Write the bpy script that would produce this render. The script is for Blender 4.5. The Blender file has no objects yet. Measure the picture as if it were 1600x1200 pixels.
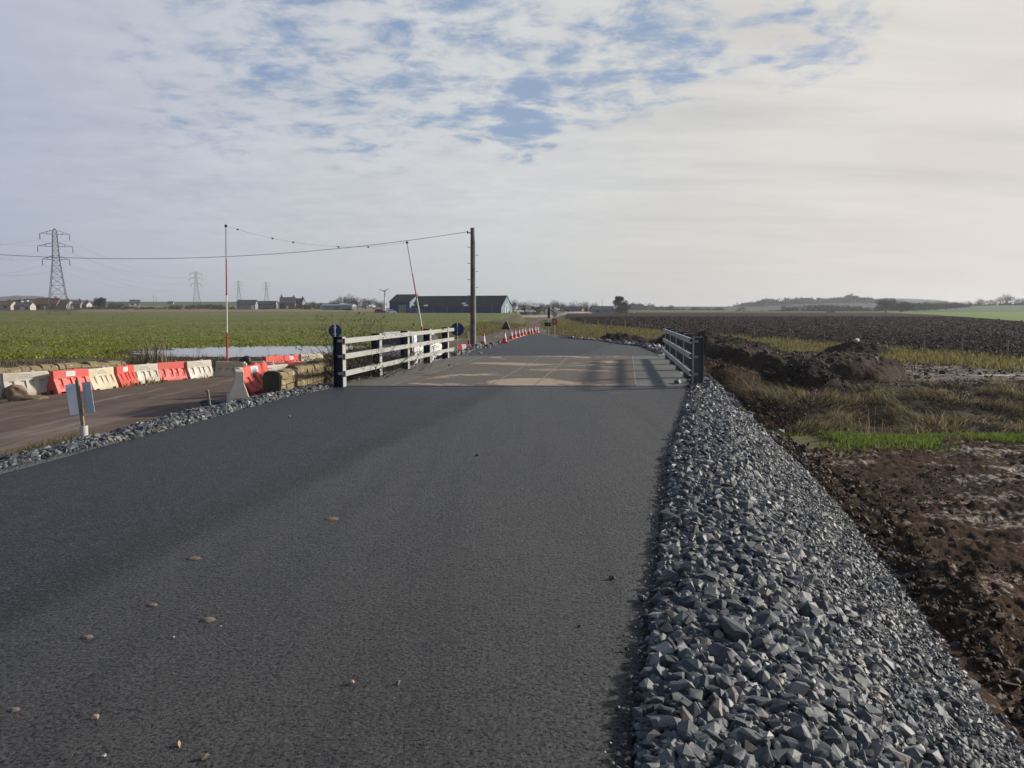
import bpy, bmesh, math, random
import numpy as np
from mathutils import Vector, Matrix
random.seed(7); rng = np.random.default_rng(11)
SC = bpy.context.scene; COL = SC.collection
R = math.radians
# ------------------------------------------------------------------ camera (photo 1600x1200)
F = 1210.0; PITCH = math.atan(112/F); EYE = 1.65
cp, sp = math.cos(PITCH), math.sin(PITCH)
def at(u, v, Y):
    a = (u-800)/F; b = (600-v)/F
    d = Vector((a, cp+b*sp, -sp+b*cp)); t = Y/d.y
    return Vector((d.x*t, Y, EYE+d.z*t))
def px(u, Y):
    return at(u, 488, Y).x
def lerp(a, b, t): return a+(b-a)*t
def ss(a, b, x):
    t = np.clip((x-a)/(b-a), 0, 1); return t*t*(3-2*t)
# ------------------------------------------------------------------ noise
def vnoise(x, y, seed=0):
    x = np.asarray(x, float); y = np.asarray(y, float)
    xi = np.floor(x).astype(np.int64); yi = np.floor(y).astype(np.int64)
    xf = x-xi; yf = y-yi
    def h(a, b):
        n = (a*374761393+b*668265263+seed*974634777) & 0xFFFFFFFF
        n = ((n ^ (n >> 13))*1274126177) & 0xFFFFFFFF
        return ((n ^ (n >> 16)) & 0xFFFF)/32767.5-1
    u = xf*xf*xf*(xf*(xf*6-15)+10); w = yf*yf*yf*(yf*(yf*6-15)+10)
    return lerp(lerp(h(xi, yi), h(xi+1, yi), u), lerp(h(xi, yi+1), h(xi+1, yi+1), u), w)
def fbm(x, y, o=4, seed=0):
    s = 0; a = 1; t = 0; f = 1
    for k in range(o):
        s = s+a*vnoise(x*f+17.3*k, y*f-9.1*k, seed+k); t += a; a *= .5; f *= 2.03
    return s/t
# ------------------------------------------------------------------ lay of the land
def ip(y, xs, ys): return np.interp(y, xs, ys)
def RL(y): return ip(y, [-6, 8, 15.1, 17.2, 17.3, 29.4, 33, 42, 53, 84, 90], [-6.8, -5.28, -4.5, -4.0, -3.9, -2.1, -1.9, -1.65, -.6, 2.6, 3.0])
def RR(y): return ip(y, [-6, 2.8, 4.85, 8.6, 17, 29.4, 31.6, 43.4, 55.7, 64, 76, 84, 90], [-1.4, .46, .94, 1.76, 3.95, 5.75, 6.0, 7.2, 6.4, 3.8, 3.1, 2.95, 3.0])
def ZR(y): return ip(y, [0, 29.4, 36, 50, 85, 124, 200, 300, 400, 600], [0, 0, -.1, -.37, -.5, -.6, -.6, -.35, 1.2, 2.4])
def XL(y): return ip(y, [0, 20, 26, 31, 36, 45, 70, 124, 200, 300, 340], [-14, -13.6, -12.9, -11.2, -9.2, -7.6, -4.4, 0, 5, 10, 11])
def XR(y): return ip(y, [0, 10, 17, 26, 30, 34, 42, 84, 101, 124, 200, 300, 340], [-7.6, -6.8, -6.1, -5.9, -4.2, -2.9, -2.1, 2.6, 5.5, 6.5, 11, 15, 15])
def DW(y): return ip(y, [0, 6, 10, 13, 17], [.86, .87, .86, .78, .6])          # the stone bank is a little narrower near the camera
def H(x, y):
    x = np.asarray(x, float); y = np.asarray(y, float)
    rl, rr, zr, xl, xr = RL(y), RR(y), ZR(y), XL(y), XR(y)
    b = x/np.maximum(y, 8)
    L = ss(-.12, -.3, b)
    zf = ip(y, [0, 35, 60, 350, 500, 800, 1500, 3500], [-.8, -.95, -1.05, 1.75, 3, 5, 9, 14]) \
        + L*ip(y, [0, 350, 420, 500, 560, 800, 3500], [0, 0, .6, 2.6, 3.2, 7, 9])
    zo = -.28-.045*np.clip(-5.5-x, 0, 8)-.006*(y-10)-.02*np.clip(y-22, 0, 14)
    zo = lerp(zo, zr-.06, ss(34, 50, y))
    zl = lerp(zo, zf, ss(0, 4, xl-x))
    g = np.clip((x-xr)/np.maximum(rl-xr, .3), 0, 1)
    zl = lerp(zl, zr-.02, ss(0, .9, g))
    zb = ip(y, [0, 30, 60, 100, 150, 250, 400, 600, 1000, 3500], [-1.15, -1.15, -1.38, -.98, -.25, .68, 1.3, 2.6, 5, 14])
    zb = zb+4.0*ss(430, 620, y)*ss(.5, .62, b)
    d = x-rr
    pr = ip(d/DW(y), [0, .25, .8, 1.1, 2.75, 3.3], [0, .05, .02, -.1, -1.1, -1.17])-.02
    pr2 = lerp(zr-.03, zb, ss(.2, 6, d))
    zrt = np.where(d < 3.3*DW(y), lerp(pr, pr2, ss(28, 30, y)), lerp(zb, pr2, ss(28, 30, y)))
    far = ss(85, 100, y)
    zrt = lerp(zrt, lerp(zr-.03, zb, ss(0, 8, x-xr)), far)
    z = np.where(x < rl, zl, np.where(d > 0, zrt, zr-.07))
    # watercourse crossing under the deck
    cen = ip(x, [-8, 3, 8, 40], [23.3, 23.3, 21.3, 21.6])
    dep = ip(x, [-7.2, -5.4, 3.5, 5.5, 9, 60], [0, 1.5, 1.9, 1.5, .75, .8])
    z = z-dep*ip(y-cen, [-4.4, -2.2, 0, 2.2, 4.6, 8], [0, .8, 1, .95, .4, 0])
    # wet hollow in the field
    q = ((x+15.5)/8.5)**2+((y-54.5)/8)**2
    z = z-.3*np.exp(-q*1.2)*(1+.6*fbm(x*.35, y*.5, 3, 40))
    fade = ss(110, 60, y)
    off = np.where((x > rl-.1) & (x < rr+.1) & (y < 88), 0, 1)
    z = z+fade*off*(.035*fbm(x*.9, y*.9, 4, 3)+.012*fbm(x*5, y*5, 3, 9))
    return z
def h(x, y): return float(H(np.array([x]), np.array([y]))[0])
# ------------------------------------------------------------------ mesh helpers
def new_obj(name, me, parent=None, loc=None):
    o = bpy.data.objects.new(name, me); COL.objects.link(o)
    if parent is not None: o.parent = parent
    if loc is not None: o.location = loc
    return o
def np_mesh(name, V, polys, mat, parent=None, smooth=False, attr=None):
    """polys: list of int arrays, each (n,k)"""
    me = bpy.data.meshes.new(name)
    V = np.asarray(V, np.float32)
    me.vertices.add(len(V)); me.vertices.foreach_set('co', V.ravel())
    li = np.concatenate([p.ravel() for p in polys]).astype(np.int32)
    cnt = np.concatenate([np.full(len(p), p.shape[1]) for p in polys])
    st = np.concatenate([[0], np.cumsum(cnt)[:-1]]).astype(np.int32)
    me.loops.add(len(li)); me.loops.foreach_set('vertex_index', li)
    me.polygons.add(len(cnt)); me.polygons.foreach_set('loop_start', st)
    me.polygons.foreach_set('use_smooth', np.full(len(cnt), smooth))
    me.update(calc_edges=True); me.validate()
    if attr:
        for k, a in attr.items():
            at_ = me.attributes.new(k, 'FLOAT', 'POINT'); at_.data.foreach_set('value', np.asarray(a, np.float32))
    me.materials.append(mat)
    return new_obj(name, me, parent)
def grid_polys(nr, nc, keep=None):
    i = np.arange(nr-1)[:, None]; j = np.arange(nc-1)[None, :]
    a = i*nc+j
    q = np.stack([a, a+1, a+nc+1, a+nc], -1).reshape(-1, 4)
    if keep is not None: q = q[keep[q].any(1)]
    return q
class MB:
    """gathers simple solids and links them as one mesh object"""
    def __init__(s): s.v = []; s.f = []
    def add(s, vs, fs):
        n = len(s.v); s.v += [tuple(p) for p in vs]; s.f += [tuple(i+n for i in f) for f in fs]
    def box(s, c, size, rot=None, taper=1.0):
        x, y, z = [k/2 for k in size]
        vs = [Vector((sx*x*(taper if sz > 0 else 1), sy*y*(taper if sz > 0 else 1), sz*z)) for sz in (-1, 1) for sy in (-1, 1) for sx in (-1, 1)]
        if rot is not None: vs = [rot @ p for p in vs]
        s.add([p+Vector(c) for p in vs], [(0, 2, 3, 1), (4, 5, 7, 6), (0, 1, 5, 4), (2, 6, 7, 3), (0, 4, 6, 2), (1, 3, 7, 5)])
    def tube(s, p0, p1, r0, r1=None, n=8, cap=True):
        p0 = Vector(p0); p1 = Vector(p1); r1 = r0 if r1 is None else r1
        d = (p1-p0); d = d.normalized() if d.length > 1e-9 else Vector((0, 0, 1))
        a = d.orthogonal().normalized(); b = d.cross(a)
        vs = []
        for p, r in ((p0, r0), (p1, r1)):
            for k in range(n):
                t = 2*math.pi*k/n; vs.append(p+a*(r*math.cos(t))+b*(r*math.sin(t)))
        fs = [(k, (k+1) % n, n+(k+1) % n, n+k) for k in range(n)]
        if cap: fs += [tuple(reversed(range(n))), tuple(range(n, 2*n))]
        s.add(vs, fs)
    def lathe(s, prof, c=(0, 0, 0), n=20, cap=True):
        c = Vector(c); vs = []; fs = []
        for r, z in prof:
            for k in range(n):
                t = 2*math.pi*k/n; vs.append(c+Vector((r*math.cos(t), r*math.sin(t), z)))
        for i in range(len(prof)-1):
            for k in range(n): fs.append((i*n+k, i*n+(k+1) % n, (i+1)*n+(k+1) % n, (i+1)*n+k))
        if cap: fs += [tuple(reversed(range(n))), tuple(range((len(prof)-1)*n, len(prof)*n))]
        s.add(vs, fs)
    def prism(s, pts, d, closed=True):
        """polygon (3-D points) extruded by vector d"""
        n = len(pts); d = Vector(d); vs = [Vector(p) for p in pts]; vs += [p+d for p in vs]
        fs = [tuple(reversed(range(n))), tuple(range(n, 2*n))]+[(k, (k+1) % n, n+(k+1) % n, n+k) for k in range(n)]
        s.add(vs, fs)
    def path(s, pts, r, n=5):
        pts = [Vector(p) for p in pts]; vs = []; fs = []
        for i, p in enumerate(pts):
            d = (pts[min(i+1, len(pts)-1)]-pts[max(i-1, 0)]).normalized(); a = d.cross(Vector((0, 0, 1)))
            a = a.normalized() if a.length > 1e-6 else d.orthogonal().normalized(); b = a.cross(d)
            vs += [p+a*(r*math.cos(2*math.pi*k/n))+b*(r*math.sin(2*math.pi*k/n)) for k in range(n)]
        for i in range(len(pts)-1): fs += [(i*n+k, i*n+(k+1) % n, (i+1)*n+(k+1) % n, (i+1)*n+k) for k in range(n)]
        s.add(vs, fs)
    def build(s, name, mat, parent=None, smooth=False, bevel=0, segs=2, loc=None):
        me = bpy.data.meshes.new(name); me.from_pydata(s.v, [], s.f)
        bm = bmesh.new(); bm.from_mesh(me); bmesh.ops.recalc_face_normals(bm, faces=bm.faces)
        if bevel: bmesh.ops.bevel(bm, geom=[e for e in bm.edges if len(e.link_faces) == 2 and e.calc_face_angle(0) > .6], offset=bevel, segments=segs, affect='EDGES', clamp_overlap=True)
        if smooth:
            for f in bm.faces: f.smooth = True
            for e in bm.edges:
                if len(e.link_faces) == 2 and e.calc_face_angle(0) > R(35): e.smooth = False
        bm.to_mesh(me); bm.free(); me.materials.append(mat)
        return new_obj(name, me, parent, loc)
def tag(o, label=None, cat=None, group=None, kind=None):
    if label: o['label'] = label
    if cat: o['category'] = cat
    if group: o['group'] = group
    if kind: o['kind'] = kind
    return o
def thing(name, label, cat, loc=(0, 0, 0), rz=0, group=None):
    o = bpy.data.objects.new(name, None); COL.objects.link(o); o.empty_display_size = .2
    o.location = loc; o.rotation_euler = (0, 0, rz)
    return tag(o, label, cat, group)
KIDS = {}
def copy_tree(o, label=None, loc=None, rot=None, scale=None, parent=None):
    c = o.copy(); COL.objects.link(c)
    if parent is not None: c.parent = parent
    for ch in [k for k in bpy.data.objects if k.parent == o]:
        copy_tree(ch, parent=c)
    if label: c['label'] = label
    if loc is not None: c.location = loc
    if rot is not None: c.rotation_euler = rot
    if scale is not None: c.scale = scale
    return c
# ------------------------------------------------------------------ rocks, blades
def rock_templates(k, flat=.6, npts=18, seed=5):
    r = random.Random(seed); out = []
    for _ in range(k):
        bm = bmesh.new()
        ax = (1, r.uniform(.6, .95), r.uniform(flat-.17, flat+.15))
        for _ in range(npts):
            p = Vector((r.gauss(0, 1), r.gauss(0, 1), r.gauss(0, 1))).normalized()*r.uniform(.86, 1)
            m = max(abs(p.x), abs(p.y), abs(p.z)); p = p.lerp(p/m*.8, .6)
            bm.verts.new((p.x*ax[0], p.y*ax[1], p.z*ax[2]))
        res = bmesh.ops.convex_hull(bm, input=bm.verts)
        bmesh.ops.delete(bm, geom=[g for g in res['geom_interior'] if isinstance(g, bmesh.types.BMVert)], context='VERTS')
        bmesh.ops.triangulate(bm, faces=bm.faces); bm.verts.index_update()
        V = np.array([v.co[:] for v in bm.verts]); T = np.array([[v.index for v in f.verts] for f in bm.faces]); bm.free()
        out.append((V, T))
    return out
ROCKS = rock_templates(28)
CLODS = rock_templates(14, flat=.75, npts=13, seed=9)
def rand_rot(n, tilt):
    az = rng.uniform(0, 2*np.pi, n); tx = rng.normal(0, tilt, n); ty = rng.normal(0, tilt, n)
    ca, sa = np.cos(az), np.sin(az); cx, sx = np.cos(tx), np.sin(tx); cy, sy = np.cos(ty), np.sin(ty)
    o = np.zeros(n); e = np.ones(n)
    Rz = np.stack([ca, -sa, o, sa, ca, o, o, o, e], -1).reshape(n, 3, 3)
    Rx = np.stack([e, o, o, o, cx, -sx, o, sx, cx], -1).reshape(n, 3, 3)
    Ry = np.stack([cy, o, sy, o, e, o, -sy, o, cy], -1).reshape(n, 3, 3)
    return Rx @ Ry @ Rz
def scatter(name, temps, pos, size, mat, tilt=.4, parent=None):
    n = len(pos); M = rand_rot(n, tilt)*size[:, None, None]
    which = rng.integers(0, len(temps), n); VV = []; TT = []; base = 0
    for k, (V, T) in enumerate(temps):
        s = np.where(which == k)[0]
        if not len(s): continue
        P = np.einsum('nij,vj->nvi', M[s], V)+pos[s][:, None, :]
        VV.append(P.reshape(-1, 3)); TT.append((T[None]+base+(np.arange(len(s))*len(V))[:, None, None]).reshape(-1, 3)); base += len(s)*len(V)
    return np_mesh(name, np.concatenate(VV), [np.concatenate(TT)], mat, parent)
def blades(name, pos, hgt, wid, lean, mat, parent=None):
    """bent grass blades; lean = (n,2) horizontal shift of the tip"""
    n = len(pos); az = rng.uniform(0, np.pi, n); c = np.stack([np.cos(az), np.sin(az)], -1)*wid[:, None]/2
    V = np.zeros((n, 5, 3)); V[:] = pos[:, None, :]
    V[:, 0, :2] -= c; V[:, 1, :2] += c
    V[:, 2, :2] += c*.7+lean*.35; V[:, 3, :2] += -c*.7+lean*.35; V[:, 2:4, 2] += hgt[:, None]*.62
    V[:, 4, :2] += lean; V[:, 4, 2] += hgt
    b = (np.arange(n)*5)[:, None]
    return np_mesh(name, V.reshape(-1, 3), [b+np.array([[0, 1, 2, 3]]), b+np.array([[3, 2, 4]])], mat, parent)
def leafcloud(P, size, flat=0.0):
    """one random triangle per point"""
    n = len(P); V = np.zeros((n, 3, 3))
    for k in range(3):
        V[:, k] = P+rng.normal(0, 1, (n, 3))*size[:, None]*np.array([1, 1, 1-flat])
    return V.reshape(-1, 3), np.arange(n*3).reshape(-1, 3)
# ------------------------------------------------------------------ materials
class NB:
    def __init__(s, name):
        s.m = bpy.data.materials.new(name); s.m.use_nodes = True; s.t = s.m.node_tree; s.n = s.t.nodes; s.L = s.t.links
        s.b = s.n['Principled BSDF']; s._p = None
    def node(s, typ, props=None, ins=None, out=0):
        nd = s.n.new(typ)
        for k, v in (props or {}).items(): setattr(nd, k, v)
        for k, v in (ins or {}).items():
            if isinstance(v, bpy.types.NodeSocket): s.L.new(v, nd.inputs[k])
            else: nd.inputs[k].default_value = v
        return nd.outputs[out]
    @property
    def pos(s):
        if s._p is None: s._p = s.node('ShaderNodeNewGeometry', out='Position')
        return s._p
    def island(s): return s.node('ShaderNodeNewGeometry', out='Random Per Island')
    def obj(s): return s.node('ShaderNodeTexCoord', out='Object')
    def mapped(s, vec, sc=(1, 1, 1), rz=0): return s.node('ShaderNodeMapping', None, {'Vector': vec, 'Scale': sc, 'Rotation': (0, 0, rz)})
    def noise(s, vec, scale, detail=5, rough=.55, dist=0): return s.node('ShaderNodeTexNoise', None, {'Vector': vec, 'Scale': scale, 'Detail': detail, 'Roughness': rough, 'Distortion': dist})
    def vor(s, vec, scale, feature='F1', out='Distance'): return s.node('ShaderNodeTexVoronoi', {'feature': feature}, {'Vector': vec, 'Scale': scale}, out=out)
    def ramp(s, fac, stops, interp='LINEAR'):
        nd = s.n.new('ShaderNodeValToRGB'); nd.color_ramp.interpolation = interp; e = nd.color_ramp.elements
        while len(e) < len(stops): e.new(.5)
        for el, (p, c) in zip(e, stops):
            el.position = p; el.color = (*c, 1) if not isinstance(c, (int, float)) else (c, c, c, 1)
        s.L.new(fac, nd.inputs[0]); return nd.outputs[0]
    def mix(s, fac, a, b, mode='MIX'):
        nd = s.n.new('ShaderNodeMix'); nd.data_type = 'RGBA'; nd.blend_type = mode
        for k, v in ((0, fac), (6, a), (7, b)):
            if isinstance(v, bpy.types.NodeSocket): s.L.new(v, nd.inputs[k])
            else: nd.inputs[k].default_value = v if isinstance(v, (int, float)) else (*v, 1)
        return nd.outputs[2]
    def math(s, op, a, b=0.0, c=None):
        nd = s.n.new('ShaderNodeMath'); nd.operation = op
        for k, v in enumerate((a, b, c)):
            if v is None: continue
            if isinstance(v, bpy.types.NodeSocket): s.L.new(v, nd.inputs[k])
            else: nd.inputs[k].default_value = v
        return nd.outputs[0]
    def xyz(s, vec):
        nd = s.n.new('ShaderNodeSeparateXYZ'); s.L.new(vec, nd.inputs[0]); return nd.outputs
    def bump(s, hgt, strength=.5, dist=.02, normal=None):
        ins = {'Height': hgt, 'Strength': strength, 'Distance': dist}
        if normal is not None: ins['Normal'] = normal
        return s.node('ShaderNodeBump', None, ins)
    def done(s, color=None, rough=None, normal=None, metal=None, spec=None, **kw):
        for k, v in (('Base Color', color), ('Roughness', rough), ('Normal', normal), ('Metallic', metal), ('Specular IOR Level', spec), *kw.items()):
            if v is None: continue
            if isinstance(v, bpy.types.NodeSocket): s.L.new(v, s.b.inputs[k])
            else: s.b.inputs[k].default_value = (*v, 1) if isinstance(v, tuple) and len(v) == 3 and k == 'Base Color' else v
        return s.m
def simple(name, c1, c2=None, scale=4, rough=.7, bump=.15, bscale=30, metal=0, spec=.4, world=False):
    """two-tone weathered surface: large blotches plus fine grain"""
    b = NB(name); vec = b.pos if world else b.obj()
    c2 = c2 or tuple(k*.72 for k in c1)
    n1 = b.noise(vec, scale, 6, .6); n2 = b.noise(vec, bscale, 4)
    col = b.mix(b.ramp(n1, [(.38, 0.0), (.64, 1.0)]), c1, c2)
    col = b.mix(b.math('MULTIPLY', n2, .35), col, tuple(k*.6 for k in c1))
    return b.done(col, b.ramp(n1, [(.3, rough-.08), (.7, min(1, rough+.1))]), b.bump(n2, bump, .01), metal, spec)
def islands(name, stops, rough=.7, spec=.3, grain=None, trans=0):
    b = NB(name); col = b.ramp(b.island(), stops); nrm = None
    if grain:
        n = b.noise(b.pos, grain, 4); col = b.mix(b.ramp(n, [(.3, 0.0), (.75, .6)]), col, b.mix(1.0, col, (.55, .55, .55), 'MULTIPLY')); nrm = b.bump(n, .3, .008)
    m = b.done(col, rough, nrm, None, spec)
    if trans:
        tl = b.n.new('ShaderNodeBsdfTranslucent'); mx = b.n.new('ShaderNodeMixShader'); mx.inputs[0].default_value = trans; b.L.new(b.mix(1.0, col, (1.25, 1.25, .9), 'MULTIPLY'), tl.inputs[0])
        b.L.new(b.b.outputs[0], mx.inputs[1]); b.L.new(tl.outputs[0], mx.inputs[2]); b.L.new(mx.outputs[0], b.n['Material Output'].inputs[0])
    return m
M = {}
def build_materials():
    # ground: winter grass and bare earth
    b = NB('winter_ground'); P = b.pos
    n1 = b.noise(P, .35, 7, .62); n2 = b.noise(P, 3.0, 6, .65); n3 = b.noise(P, 22, 4, .6)
    c = b.mix(b.ramp(n2, [(.35, 0.0), (.65, 1.0)]), (.10, .098, .032), (.17, .135, .06))
    c = b.mix(b.ramp(n1, [(.5, 0.0), (.62, 1.0)]), c, (.065, .047, .032))
    c = b.mix(b.math('MULTIPLY', n3, .5), c, (.04, .035, .018))
    M['ground'] = b.done(c, .9, b.bump(b.math('ADD', n2, b.math('MULTIPLY', n3, .5)), .6, .06), None, .2)
    # tarmac, two lanes laid separately
    b = NB('fresh_tarmac'); P = b.pos; x, y, z = b.xyz(P)
    wob = b.math('MULTIPLY', b.math('SUBTRACT', b.noise(P, .9, 4), .5), .35)
    seam = b.math('SUBTRACT', b.math('ADD', x, wob), b.math('MULTIPLY_ADD', y, .2, -3.55))
    lane = b.node('ShaderNodeMapRange', {'interpolation_type': 'SMOOTHSTEP'}, {'Value': seam, 'From Min': -.12, 'From Max': .16})
    joint = b.ramp(b.math('ABSOLUTE', b.math('ADD', seam, .1)), [(0, 1.0), (.16, .75), (.36, 0.0)])
    big = b.noise(b.mapped(P, (1.0, .35, 1), 0), .8, 5, .6); mid = b.noise(P, 6, 5, .6)
    st2 = b.vor(P, 62, out='Color'); fine = b.noise(P, 240, 4, .65); grit = b.noise(P, 62, 6, .7); holes = b.noise(P, 30, 5, .66)
    c = b.mix(lane, (.016, .020, .031), (.047, .047, .049))
    c = b.mix(b.ramp(big, [(.42, 0.0), (.66, .8)]), c, b.mix(lane, (.011, .0135, .021), (.07, .066, .062)))
    c = b.mix(b.ramp(mid, [(.5, 0.0), (.75, .4)]), c, (.07, .067, .066))
    roll = b.noise(b.mapped(P, (2.6, .1, 1), R(-11.5)), 1.0, 4, .6, .3)
    c = b.mix(b.ramp(roll, [(.52, 0.0), (.66, .6)]), c, b.mix(lane, (.012, .0145, .021), (.021, .022, .025)))
    c = b.mix(b.ramp(roll, [(.34, .5), (.46, 0.0)]), c, b.mix(lane, (.03, .033, .04), (.066, .063, .06)))
    dust = b.noise(P, 1.7, 6, .7); c = b.mix(b.math('MULTIPLY', b.ramp(dust, [(.62, 0.0), (.74, .7)]), lane), c, (.105, .085, .066))
    c = b.mix(b.math('MULTIPLY', joint, .9), c, (.0075, .008, .0105))
    g = b.node('ShaderNodeSeparateColor', None, {'Color': st2})
    c = b.mix(b.ramp(g, [(.7, 0.0), (1.0, .7)]), c, (.105, .104, .104))
    c = b.mix(b.ramp(grit, [(.36, .95), (.5, 0.0)]), c, (.005, .005, .006))
    pit = b.math('ADD', holes, b.math('MULTIPLY', b.math('SUBTRACT', mid, .5), .3))
    c = b.mix(b.ramp(pit, [(.36, .97), (.47, 0.0)]), c, (.006, .006, .007))
    hgt = b.math('ADD', b.math('MULTIPLY', grit, 1.1), b.math('ADD', b.math('MULTIPLY', fine, .35), b.math('MULTIPLY', pit, 1.5)))
    M['tarmac'] = b.done(c, b.ramp(fine, [(.3, .42), (.7, .72)]), b.bump(hgt, 1.0, .016), None, b.ramp(grit, [(.36, 0.05), (.55, .5)]))
    # concrete deck
    b = NB('dusty_concrete'); P = b.pos; x, y, z = b.xyz(P)
    w = b.math('SUBTRACT', x, b.math('MULTIPLY_ADD', y, .147, -2.5))     # distance across the deck
    lon = b.mapped(P, (.62, .85, 1), R(-20)); n1 = b.noise(lon, .55, 5, .55, .8); n2 = b.noise(P, 7, 6, .65); n3 = b.noise(P, 70, 4)
    mid_ = b.mix(b.ramp(n2, [(.3, 0.0), (.7, 1.0)]), (.098, .078, .062), (.165, .136, .11))
    edge = b.mix(b.ramp(n1, [(.35, 0.0), (.65, 1.0)]), (.112, .115, .105), (.175, .177, .16))
    c = b.mix(b.ramp(b.math('MULTIPLY', w, .1), [(.274, 0.0), (.276, 1.0)], 'LINEAR'), mid_, edge)
    c = b.mix(b.ramp(b.math('ADD', b.math('MULTIPLY', w, .1), .5), [(.227, 1.0), (.229, 0.0)]), c, b.mix(.5, edge, mid_))
    inner = b.ramp(b.math('ADD', b.math('MULTIPLY', w, .1), .5), [(.24, 0.0), (.26, 1.0), (.72, 1.0), (.76, .0)])
    sand = b.math('MULTIPLY', b.ramp(b.math('ADD', n1, b.math('MULTIPLY', b.math('SUBTRACT', n2, .5), .25)), [(.535, 0.0), (.575, 1.0)]), inner)
    c = b.mix(sand, c, b.mix(n2, (.47, .365, .26), (.33, .25, .175)))
    c = b.mix(b.math('MULTIPLY', n3, .3), c, (.07, .06, .05))
    M['deck'] = b.done(c, .82, b.bump(n3, .3, .006), None, .3)
    M['joint'] = simple('pale_joint', (.3, .255, .205), (.15, .125, .1), 1.2, .8, .1, 40, world=True)
    # dirt road
    b = NB('worn_road'); P = b.pos
    lon = b.mapped(P, (1.6, .12, 1), R(-12)); n1 = b.noise(lon, .8, 5, .6, .3); n2 = b.noise(P, 2.2, 6, .65); n3 = b.noise(P, 45, 4)
    c = b.mix(b.ramp(n2, [(.35, 0.0), (.68, 1.0)]), (.125, .086, .064), (.175, .128, .098))
    c = b.mix(b.ramp(n1, [(.53, 0.0), (.68, .85)]), c, (.3, .245, .2))
    c = b.mix(b.math('MULTIPLY', n3, .35), c, (.07, .05, .038))
    M['oldroad'] = b.done(c, b.ramp(n1, [(.4, .95), (.7, .7)]), b.bump(n3, .4, .01), None, .12)
    # churned mud
    b = NB('churned_mud'); P = b.pos
    n1 = b.noise(b.mapped(P, (.55, 1.3, 1), R(12)), 1.0, 8, .66, .4); n2 = b.noise(P, 9, 6, .66); n3 = b.noise(P, 60, 4, .6)
    xx, yy_, z_ = b.xyz(P); side = b.node('ShaderNodeMapRange', None, {'Value': b.math('SUBTRACT', xx, b.math('MULTIPLY', yy_, .35)), 'From Min': 1.5, 'From Max': 6.0, 'To Min': -.08, 'To Max': .1})
    pale = b.ramp(b.math('ADD', b.math('ADD', n1, side), b.math('MULTIPLY', b.math('SUBTRACT', n2, .5), .8)), [(.52, 0.0), (.62, 1.0)])
    c = b.mix(b.ramp(n2, [(.3, 0.0), (.7, 1.0)]), (.034, .021, .0135), (.092, .06, .042))
    c = b.mix(pale, c, b.mix(n3, (.27, .2, .155), (.14, .098, .074)))
    hgt = b.math('ADD', n2, b.math('MULTIPLY', n3, .5))
    M['mud'] = b.done(c, b.mix(pale, (.95, .95, .95), (.45, .45, .45)), b.bump(hgt, 1.0, .045), None, b.math('MULTIPLY_ADD', pale, .2, .04))
    # plough
    b = NB('ploughed_soil'); P = b.pos
    row = b.noise(b.mapped(P, (.25, 2.2, 1), R(-14)), 1, 5, .6); n2 = b.noise(P, 4, 6, .7); n1 = b.noise(P, .02, 4)
    c = b.mix(b.ramp(n2, [(.35, 0.0), (.7, 1.0)]), (.03, .0165, .012), (.06, .037, .027))
    c = b.mix(b.ramp(row, [(.45, 0.0), (.65, .6)]), c, (.065, .042, .034)); c = b.mix(b.math('MULTIPLY', n1, .5), c, (.036, .022, .018))
    M['plough'] = b.done(c, .95, b.bump(b.math('ADD', row, n2), 1.0, .12), None, .08)
    # crop
    b = NB('winter_crop'); P = b.pos
    row = b.noise(b.mapped(P, (.12, 1.6, 1), R(5)), 1, 5, .65); n2 = b.noise(P, 1.6, 6, .7); n1 = b.noise(b.mapped(P, (.3, 1, 1)), .05, 5)
    c = b.mix(b.ramp(n2, [(.35, 0.0), (.7, 1.0)]), (.075, .085, .014), (.17, .18, .03))
    c = b.mix(b.ramp(row, [(.5, 0.0), (.68, .7)]), c, (.075, .062, .028)); c = b.mix(b.ramp(n1, [(.45, 0.0), (.62, .75)]), c, (.15, .165, .045))
    M['crop'] = b.done(c, .85, b.bump(b.math('ADD', row, n2), .8, .15), None, .25)
    def field(k, a, bb, sc=(.06, .5, 1)):
        q = NB(k); P = q.pos; r = q.noise(q.mapped(P, sc, 0), 1, 5, .6); n2 = q.noise(P, .6, 6, .65)
        return q.done(q.mix(q.ramp(q.math('ADD', q.math('MULTIPLY', r, .5), q.math('MULTIPLY', n2, .5)), [(.38, 0.0), (.62, 1.0)]), a, bb), .9, q.bump(n2, .5, .2), None, .2)
    M['pasture'] = field('bright_pasture', (.19, .24, .045), (.13, .18, .035)); M['stubble'] = field('stubble_field', (.25, .185, .12), (.185, .14, .09))
    M['upland'] = field('upland_pasture', (.075, .115, .045), (.1, .13, .06)); M['moor'] = field('moorland', (.075, .07, .062), (.05, .055, .045), (.004, .01, 1))
    M['verge'] = field('verge_soil', (.14, .12, .056), (.085, .075, .034), (.6, 1.5, 1)); M['sand'] = field('pale_sand', (.45, .37, .27), (.3, .23, .16), (.3, .8, 1))
    M['grassbed'] = field('ditch_bank_litter', (.05, .036, .022), (.026, .02, .013), (.6, 1.5, 1))
    # stone, earth, plants
    b = NB('blue_grey_stone'); isl = b.island(); n = b.noise(b.pos, 38, 5, .6); n4 = b.noise(b.pos, 160, 3)
    c = b.ramp(isl, [(0, (.044, .048, .052)), (.35, (.077, .082, .087)), (.66, (.122, .126, .128)), (.84, (.19, .19, .185)), (.89, (.15, .12, .095)), (.95, (.29, .275, .25)), (1, (.38, .36, .33))])
    c = b.mix(b.ramp(n, [(.35, 0.0), (.7, .55)]), c, b.mix(1.0, c, (.5, .5, .52), 'MULTIPLY'))
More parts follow.
